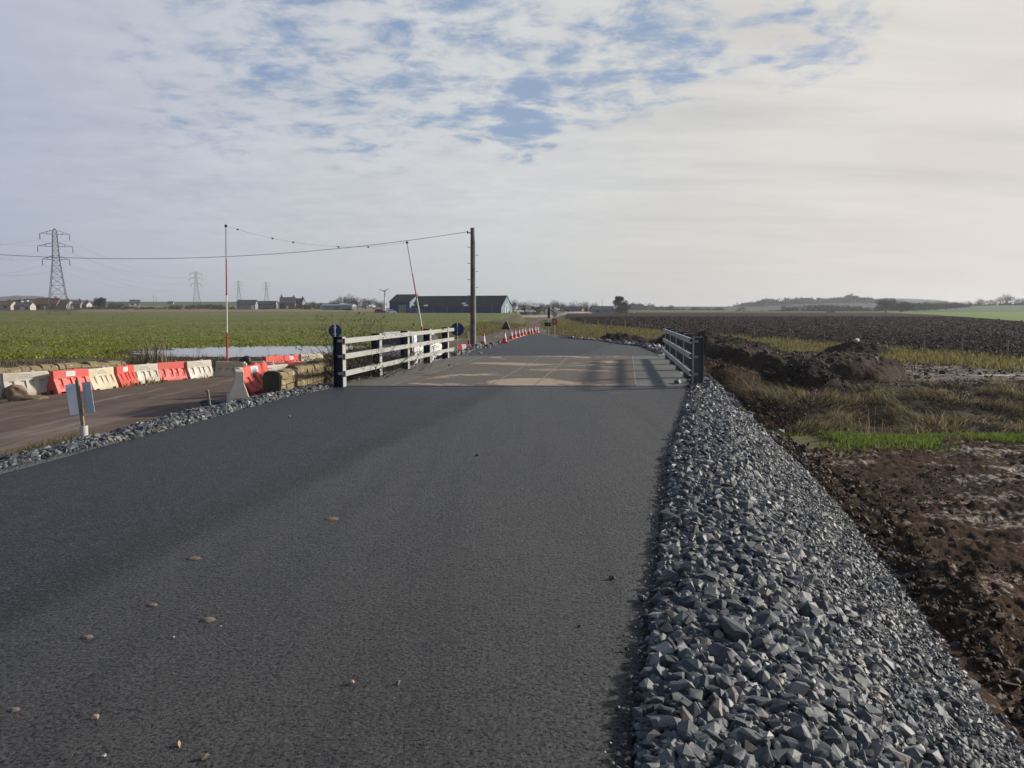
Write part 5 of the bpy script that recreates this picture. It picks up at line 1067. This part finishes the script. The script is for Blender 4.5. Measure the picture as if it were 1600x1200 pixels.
# ------------------------------------------------------------------ trees and bushes
def bare_tree(seed, spread, base):
    r = random.Random(seed); N = [Vector((0, 0, 0)), Vector((r.uniform(-.015, .015), 0, base*.6)), Vector((r.uniform(-.03, .03), r.uniform(-.03, .03), base))]; par = [-1, 0, 1]
    lobes = [(Vector((r.uniform(-.5, .5)*spread, r.uniform(-.5, .5)*spread, r.uniform(base+.2, .74))), r.uniform(.17, .27)) for _ in range(7)]+[(Vector((0, 0, .72)), .28)]
    tips = []
    for _ in range(1150):
        c, rad = r.choice(lobes); d = Vector((r.gauss(0, 1), r.gauss(0, 1), r.gauss(0, 1))).normalized()*rad*r.random()**.45; p = c+d
        if base*.8 < p.z < 1: tips.append(p)
    tips.sort(key=lambda p: (p-Vector((0, 0, base))).length+r.uniform(0, .05))
    A = np.array([n[:] for n in N])
    for p in tips:
        dd = np.linalg.norm(A-np.array(p[:]), axis=1)+np.maximum(0, A[:, 2]-p.z+.01)*1.5; dd[:2] += 1; j = int(dd.argmin()); q = N[j]
        if (p-q).length > .07:
            mp = q.lerp(p, .5)+Vector((r.gauss(0, .012), r.gauss(0, .012), .012)); N.append(mp); par.append(j); j = len(N)-1
        N.append(p); par.append(j); A = np.array([n[:] for n in N])
    cnt = [1]*len(N)
    for i in range(len(N)-1, 0, -1): cnt[par[i]] += cnt[i]
    tr = MB(); V = []; T = []
    for i in range(1, len(N)):
        p, q = N[par[i]], N[i]; w = .0017*cnt[i]**.42+.0036
        if cnt[i] > 14: tr.tube(p, q, .0016*cnt[par[i]]**.42+.0012 if par[i] else .03, w, 6, cap=False)
        else:
            d = (q-p).normalized(); s = d.orthogonal().normalized(); s2 = d.cross(s)
            for e in (s, s2): n = len(V); V += [p-e*w, p+e*w, q+e*w*.6, q-e*w*.6]; T.append((n, n+1, n+2, n+3))
    return tr, np.array([v[:] for v in V]), np.array(T), max(v[2] for v in V)
TT_ = []
for i, (sd, spr, bs) in enumerate(((3, .55, .2), (14, .75, .16), (25, .6, .22), (31, .85, .14))):
    tr, V, T, mx = bare_tree(sd, spr, bs); V = V/mx; t = thing('bare_tree', 'x', 'tree', group='leafless trees on the skyline'); tr.v = [(a/mx, b/mx, c/mx) for a, b, c in tr.v]; tr.build('trunk', M['bark'], t); np_mesh('crown', V, [T], M['twig'], t); TT_.append([t, False])
def tree(k, u, vb, vt, Y, lab, wide=1.0):
    x = px(u, Y); zb_ = h(x, Y)-.3; hh = at(u, vt, Y).z-zb_; e = TT_[k]; o = e[0] if not e[1] else copy_tree(e[0]); e[1] = True
    o.location = (x, Y, zb_); o.rotation_euler = (0, 0, random.uniform(0, 6)); o.scale = (hh*wide, hh*wide, hh); o['label'] = lab
for a in [(0, 518, 486, 469, 455, 'bare tree at the left end of the clump behind the pale farm sheds', 1.2), (1, 533, 486, 462, 450, 'tall bare tree behind the pale blue shed', 1.1), (2, 547, 486, 458, 455, 'tallest bare tree of the clump, behind the white farm shed', 1.1), (3, 559, 486, 463, 460, 'spreading bare tree just right of the tallest one behind the white van', 1.2), (0, 571, 487, 465, 450, 'bare tree midway between the white van and the wind turbine', 1.2), (1, 584, 487, 465, 455, 'rounded bare tree just left of the wind turbine', 1.2), (2, 597, 488, 469, 460, 'low bare tree behind the wind turbine tower', 1.3),
          (3, 478, 485, 473, 440, 'small bare tree right of the stone farmhouse', 1.5), (0, 491, 485, 470, 445, 'bushy bare tree between the farmhouse and pale blue shed', 1.4), (1, 503, 485, 472, 450, 'low bare tree at the left corner of the pale blue shed', 1.4), (2, 176, 480, 470, 430, 'pale bare tree right of the dark round tree', 1.4), (3, 192, 480, 469, 435, 'bare tree farther right of the dark round tree', 1.2), (0, 439, 485, 474, 425, 'small bare tree left of the brick farmhouse', 1.4),
          (1, 805, 489, 467, 370, 'bare tree just right of the blue shed gable', 1.0), (2, 816, 489, 470, 375, 'bare tree above the pale cars', .9), (3, 827, 489, 468, 370, 'slim bare tree left of the dark hedge top', .9), (0, 843, 489, 472, 380, 'small bare tree behind the dark hedge', 1.2), (1, 865, 490, 467, 365, 'taller bare tree behind the speed limit sign', 1.0), (2, 878, 490, 471, 372, 'low bare tree between the signs and the first grey barn', 1.3), (3, 897, 490, 469, 375, 'rounded bare tree behind the first grey barn', 1.1), (0, 915, 490, 470, 350, 'bare tree standing between the two grey roofed barns', 1.1), (1, 930, 490, 472, 385, 'bare tree behind the barn with the blue wall', 1.2), (2, 851, 489, 473, 390, 'faint bare tree behind the dark signal post', 1.2),
          (3, 1030, 490, 478, 640, 'small hazy tree right of the goal frame', 1.76), (0, 1047, 490, 476, 640, 'hazy tree rising from the far field edge, nearest the thin mast line', 1.76), (1, 1084, 490, 479, 650, 'hazy tree above the far end of the right parapet', 1.76), (2, 1122, 490, 479, 650, 'hazy tree farther right of the right parapet', 1.76), (3, 1160, 491, 478, 640, 'hazy tree at the left foot of the wooded ridge', 1.62), (0, 1225, 491, 476, 600, 'hazy bare tree in front of the wooded ridge', 1.62), (1, 1292, 491, 477, 560, 'hazy bare tree at the middle foot of the wooded ridge', 1.89),
          (2, 1430, 491, 471, 520, 'bare tree beside the dark clump on its right', 1.76), (3, 1446, 491, 469, 520, 'second bare tree right of the dark clump', 1.76), (0, 1462, 491, 470, 520, 'third bare tree right of the dark clump', 1.76), (1, 1478, 491, 469, 525, 'fourth bare tree right of the dark clump', 1.62), (2, 1493, 490, 470, 530, 'fifth bare tree right of the dark clump, where the woods end', 1.62), (3, 1510, 487, 469, 590, 'first bare tree on the rise at the far right', 1.35), (0, 1529, 481, 466, 620, 'rounded bare tree on the rise, left of a pair', 1.62), (1, 1547, 480, 467, 620, 'bare tree on the rise, the right one of a pair', 1.62), (2, 1571, 479, 458, 615, 'largest bare tree on the skyline at the far right', 1.55), (3, 1589, 479, 464, 620, 'bare tree right of the largest skyline tree', 1.49), (0, 1603, 479, 465, 620, 'bare tree cut off by the right edge', 1.62)]: tree(*a)
def leafy(name, label, u, vb, Y, wpx, vt, mat, shape, n, ls, cat='tree', group=None):
    x = px(u, Y); zb_ = h(x, Y)-.2; H_ = at(u, vt, Y).z-zb_; W = wpx/F*Y/2; t = thing(name, label, cat, (x, Y, zb_), 0, group)
    m = MB(); m.tube((0, 0, -.3), (0, 0, H_*.6), H_*.03+.05, H_*.012, 7); m.build('trunk', M['bark'], t); P = []
    nb = 26
    for _ in range(nb):
        if shape == 'cone': z = random.uniform(.12, 1)**.9; r = W*(1-.75*z)*random.uniform(.5, 1); br = .16*W+.2*W*(1-z)
        else: z = random.uniform(.3, .86); r = W*math.sqrt(max(0, 1-((z-.52)/.5)**2))*random.uniform(.3, .85); br = .34*W
        a = random.uniform(0, 6.28); c = np.array([r*math.cos(a), r*math.sin(a), z*H_]); q = rng.normal(0, 1, (n//nb, 3)); q /= np.linalg.norm(q, axis=1)[:, None]; q *= rng.uniform(.25, 1, (len(q), 1))**.5*br; q[:, 2] *= .75; P.append(c+q)
    P = np.concatenate(P); P[:, 2] = np.clip(P[:, 2], .1, H_*1.03); V, T = leafcloud(P, np.full(len(P), ls)); np_mesh('crown', V, [T], M[mat], t); return t
leafy('conifer', 'dark broad conifer standing at the end of the barns beyond the ploughed field', 969, 491, 325, 44, 464.5, 'evergreen', 'cone', 5200, .17)
leafy('evergreen_tree', 'dark round evergreen tree between the village and the tiny white cottage', 157, 483, 425, 19, 463.5, 'evergreen', 'round', 3000, .22)
leafy('evergreen_bush', 'dark green hedge bush right of the blue shed, left half', 817, 489, 330, 20, 480, 'evergreen', 'round', 1600, .16, 'bush'); leafy('evergreen_bush', 'taller dark green hedge bush right of the blue shed, right half', 836, 489, 330, 16, 477, 'evergreen', 'round', 1400, .16, 'bush')
leafy('dense_tree', 'large dark dense tree standing out before the hazy ridge', 1384, 492, 415, 34, 466, 'wood_mass', 'round', 4200, .2); leafy('dense_tree', 'smaller dark dense tree on the right of the large dark one', 1409, 492, 418, 28, 471.5, 'wood_mass', 'round', 3400, .2); leafy('dense_bush', 'low dark bush at the far edge of the ploughed field below the ridge', 1297, 492, 420, 14, 487.5, 'wood_mass', 'round', 600, .2, 'bush')
def bush(label, u, Y, rx, ry, hgt, n, leaves, seed):
    r = random.Random(seed); x = px(u, Y); z = h(x, Y); t = thing('bramble_bush', label, 'bush', (x, Y, z), 0, 'bushes behind the left parapet'); st = MB(); P = []
    for _ in range(n):
        p = Vector((r.uniform(-rx, rx)*.8, r.uniform(-ry, ry)*.8, 0)); d = Vector((r.gauss(0, .5), r.gauss(0, .5), 1)).normalized(); L_ = hgt*r.uniform(.45, 1.0); q = p
        for k in range(5):
            e = q+d*(L_/5); st.tube(q, e, .009*(1-k*.15), .009*(.85-k*.15), 4, cap=False)
            if r.random() < .75:
                s = (d+Vector((r.gauss(0, .8), r.gauss(0, .8), r.gauss(0, .4)))).normalized(); f = e+s*r.uniform(.15, .45); st.tube(e, f, .005, .003, 3, cap=False); P += [(e.lerp(f, r.random())+Vector((r.gauss(0, .03), r.gauss(0, .03), r.gauss(0, .03))))[:] for _ in range(leaves)]
            q = e; d = (d+Vector((r.gauss(0, .22), r.gauss(0, .22), r.gauss(-.06, .15)))).normalized()
    st.build('stems', M['twig'], t)
    if leaves: V, T = leafcloud(np.array(P), np.full(len(P), .02)); np_mesh('foliage', V, [T], M['bramble'], t)
    return t
for a in [('tangled leafy bush behind the near half of the left parapet', 570, 21.5, 1.0, 1.5, 3.35, 150, 3, 1), ('dark twiggy bush in front of the white car', 606, 25.5, .9, 1.5, 3.1, 170, 3, 2), ('bare low bush at the foot of the left parapet by the stone wall', 552, 19.8, .5, 1.0, 2.2, 140, 3, 3), ('sparse twigs before the white car wheel', 636, 28.0, .6, .9, 1.7, 90, 2, 4)]: bush(*a)
n = 140; x = px(236, 39)+rng.uniform(-1.2, 1.2, n)*rng.uniform(0, 1, n); y = 39+rng.uniform(-.6, .6, n); tag(blades('dead_stalk_clump', gpos(x, y), np.clip(rng.normal(.95, .3, n), .3, 1.6), rng.uniform(.025, .05, n), lean(n, (.02, 0), .16), M['drygrass']), 'clump of tall pale dead stalks at the field edge behind the left barriers', 'plant')
n = 160; x = rng.normal(px(322, 29.3), .55, n); y = rng.normal(30.2, .5, n); tag(blades('dead_weed_clump', gpos(x, y), np.clip(rng.normal(.45, .18, n), .1, .9), rng.uniform(.03, .06, n), lean(n, (0, 0), .18), M['brownweed']), 'brown dead weed clump in the gap of the barrier row by the striped pole', 'plant')
n = 60; x = px(1372, 20.4)+rng.uniform(-.5, .5, n); y = 20.2+rng.uniform(-.25, .25, n); tag(blades('pale_stalk_clump', gpos(x, y), np.clip(rng.normal(.6, .2, n), .2, 1), rng.uniform(.012, .022, n), lean(n, (-.1, 0), .16), M['drygrass']), 'pale upright dead stalks on the near lip of the ditch', 'plant')
# ------------------------------------------------------------------ camera, sun, sky, air
cd = bpy.data.cameras.new('camera'); cam = bpy.data.objects.new('camera', cd); COL.objects.link(cam); cd.sensor_width = 36; cd.lens = 36*F/1600; cd.clip_start = .05; cd.clip_end = 8000
cam.location = (0, 0, EYE); cam.rotation_euler = (R(90)-PITCH, 0, 0); SC.camera = cam
AZ, EL = R(74), R(22); S = Vector((math.sin(AZ)*math.cos(EL), math.cos(AZ)*math.cos(EL), math.sin(EL)))
ld = bpy.data.lights.new('sun', 'SUN'); ld.energy = 5.0; ld.angle = R(4); ld.color = (1, .93, .82); lo = bpy.data.objects.new('sun', ld); COL.objects.link(lo); lo.rotation_euler = S.to_track_quat('Z', 'Y').to_euler()
w = bpy.data.worlds.new('World'); SC.world = w; w.use_nodes = True; T = w.node_tree; T.nodes.clear()
class WB(NB):
    def __init__(s): s.t = T; s.n = T.nodes; s.L = T.links; s._p = None
b = WB(); g = b.node('ShaderNodeTexCoord', out='Generated'); x, y, z = b.xyz(g)
sky = b.node('ShaderNodeTexSky', {'sky_type': 'NISHITA', 'sun_disc': False, 'sun_elevation': EL, 'sun_rotation': AZ, 'air_density': 1.0, 'dust_density': 1.2, 'ozone_density': 2.0})
zz = b.math('ADD', b.math('MAXIMUM', z, 0.0), .11); cmb = b.node('ShaderNodeCombineXYZ', None, {0: b.math('DIVIDE', x, zz), 1: b.math('DIVIDE', y, zz), 2: 0.0})
def blob(u, v, inner, outer):
    d = (at(u, v, 10)-Vector((0, 0, EYE))).normalized(); dt = b.node('ShaderNodeVectorMath', {'operation': 'DOT_PRODUCT'}, {0: g, 1: d[:]}, 'Value')
    return b.node('ShaderNodeMapRange', {'interpolation_type': 'SMOOTHSTEP'}, {'Value': dt, 'From Min': math.cos(R(outer)), 'From Max': math.cos(R(inner)), 'To Min': 0.0, 'To Max': 1.0})
n_big = b.noise(b.mapped(cmb, (.55, .75, 1), .5), 1.0, 5, .55, .4); n_cell = b.noise(b.mapped(cmb, (1.0, 1.15, 1), .35), 5.2, 7, .62, .35); n_fine = b.noise(cmb, 11, 6, .62); n_st = b.noise(b.mapped(cmb, (.3, 1.5, 1), -.35), 1.6, 6, .6, .5)
mott = b.math('MAXIMUM', blob(560, 120, 10, 30), 0.0)
open_ = None
for u, v, i, o, k in ((430, 25, .5, 7.5, .7), (560, 110, 1, 8.5, .64), (330, 130, 1, 8, .42), (690, 80, 1, 8, .74), (815, 180, .4, 4.0, 1.15), (740, 165, .4, 3.5, .8), (930, 110, .5, 5.0, .84), (1040, 30, 1, 8, .76), (1260, 5, 1, 7, .7), (560, 200, 1, 6, .3), (760, 20, 1, 6, .7), (250, 240, 2, 11, .16)):
    q = b.math('MULTIPLY', blob(u, v, i, o), k); open_ = q if open_ is None else b.math('MAXIMUM', open_, q)
# cover = cells thicker where not opened
thr = b.math('ADD', b.math('MULTIPLY', b.math('SUBTRACT', n_cell, .5), 4.2), b.math('MULTIPLY', b.math('SUBTRACT', n_fine, .5), 1.7))
gap = b.math('SUBTRACT', b.math('ADD', open_, b.math('MULTIPLY', b.math('SUBTRACT', n_big, .5), .3)), b.math('ADD', .74, thr))
clear = b.node('ShaderNodeMapRange', {'interpolation_type': 'SMOOTHSTEP'}, {'Value': gap, 'From Min': -.55, 'From Max': .7, 'To Min': 0.0, 'To Max': .85})
clear = b.math('MULTIPLY', clear, b.node('ShaderNodeMapRange', {'interpolation_type': 'SMOOTHSTEP'}, {'Value': open_, 'From Min': .08, 'From Max': .5}))
hs = Vector((math.sin(R(54)), math.cos(R(54)), .12)).normalized(); sd = b.node('ShaderNodeVectorMath', {'operation': 'DOT_PRODUCT'}, {0: g, 1: hs[:]}, 'Value')
tw = b.node('ShaderNodeMapRange', {'interpolation_type': 'SMOOTHSTEP'}, {'Value': sd, 'From Min': -.35, 'From Max': .95})
base = b.ramp(tw, [(0, (.17, .2, .28)), (.23, (.36, .405, .52)), (.53, (.46, .495, .57)), (.81, (.555, .58, .6)), (1, (.61, .595, .565))])
lit = b.ramp(tw, [(0, (.25, .28, .36)), (.23, (.485, .525, .62)), (.53, (.63, .65, .7)), (.81, (.69, .70, .705)), (1, (.74, .725, .69))])
soft = b.noise(b.mapped(cmb, (.5, 1.0, 1), .3), 1.7, 4, .5, .6)
celly = b.math('ADD', b.math('MULTIPLY', n_cell, .72), b.math('MULTIPLY', n_fine, .28))
tex = b.math('ADD', b.math('MULTIPLY', celly, mott), b.math('MULTIPLY', soft, b.math('SUBTRACT', 1.0, mott)))
mod = b.math('ADD', b.math('MULTIPLY', tex, .5), b.math('ADD', b.math('MULTIPLY', n_big, .4), b.math('MULTIPLY', n_st, .2)))
cloud = b.mix(b.ramp(mod, [(.4, 0.0), (.66, 1.0)]), base, lit)
streak = b.math('MULTIPLY', b.ramp(n_st, [(.48, 0.0), (.66, .8)]), blob(1400, 230, 8, 30)); cloud = b.mix(streak, cloud, b.mix(1.0, cloud, (.8, .815, .85), 'MULTIPLY'))
low = b.node('ShaderNodeMapRange', {'interpolation_type': 'SMOOTHSTEP'}, {'Value': z, 'From Min': .0, 'From Max': .17, 'To Min': 1.0, 'To Max': 0.0})
hazec = b.ramp(tw, [(0, (.22, .25, .32)), (.23, (.45, .49, .58)), (.53, (.52, .555, .6)), (.81, (.57, .59, .59)), (1, (.67, .62, .565))])
cloud = b.mix(b.math('MULTIPLY', low, .85), cloud, hazec)
glow = b.math('MULTIPLY', blob(1900, 330, 2, 34), .22); cloud = b.mix(glow, cloud, (.95, .84, .7))
back = b.node('ShaderNodeMapRange', {'interpolation_type': 'SMOOTHSTEP'}, {'Value': z, 'From Min': .38, 'From Max': .66, 'To Min': 0.0, 'To Max': 1.9})  # sky overhead, out of view, turned darker blue to lower the ambient light
blue = b.mix(b.node('ShaderNodeMapRange', None, {'Value': z, 'From Min': .38, 'From Max': .6, 'To Min': .6, 'To Max': .25}), b.mix(1.0, sky, (.1, .1, .1), 'MULTIPLY'), (.25, .37, .6))
col = b.mix(b.math('MAXIMUM', clear, b.math('MULTIPLY', back, n_big)), cloud, blue)
bg = T.nodes.new('ShaderNodeBackground'); T.links.new(b.mix(1.0, col, (9.2, 9.2, 9.2), 'MULTIPLY'), bg.inputs[0]); bg.inputs[1].default_value = .1
ow = T.nodes.new('ShaderNodeOutputWorld'); T.links.new(bg.outputs[0], ow.inputs[0])
for nd in T.nodes:
    if nd.type == 'MIX': nd.clamp_result = False
# air
hm = bpy.data.materials.new('haze'); hm.use_nodes = True; ht = hm.node_tree; ht.nodes.clear(); v = ht.nodes.new('ShaderNodeVolumePrincipled'); v.inputs['Color'].default_value = (.86, .89, .95, 1); v.inputs['Density'].default_value = .00025; v.inputs['Anisotropy'].default_value = .35
oo = ht.nodes.new('ShaderNodeOutputMaterial'); ht.links.new(v.outputs[0], oo.inputs['Volume'])
m = MB(); m.box((0, 1500, 27), (12800, 4400, 62)); hz = m.build('haze', hm); tag(hz, kind='stuff'); hz.location = (0, 0, 0)
SC.view_settings.view_transform = 'Standard'; SC.view_settings.look = 'None'; SC.view_settings.exposure = .14; SC.view_settings.gamma = 1
SC.cycles.volume_bounces = 0; SC.cycles.max_bounces = 6
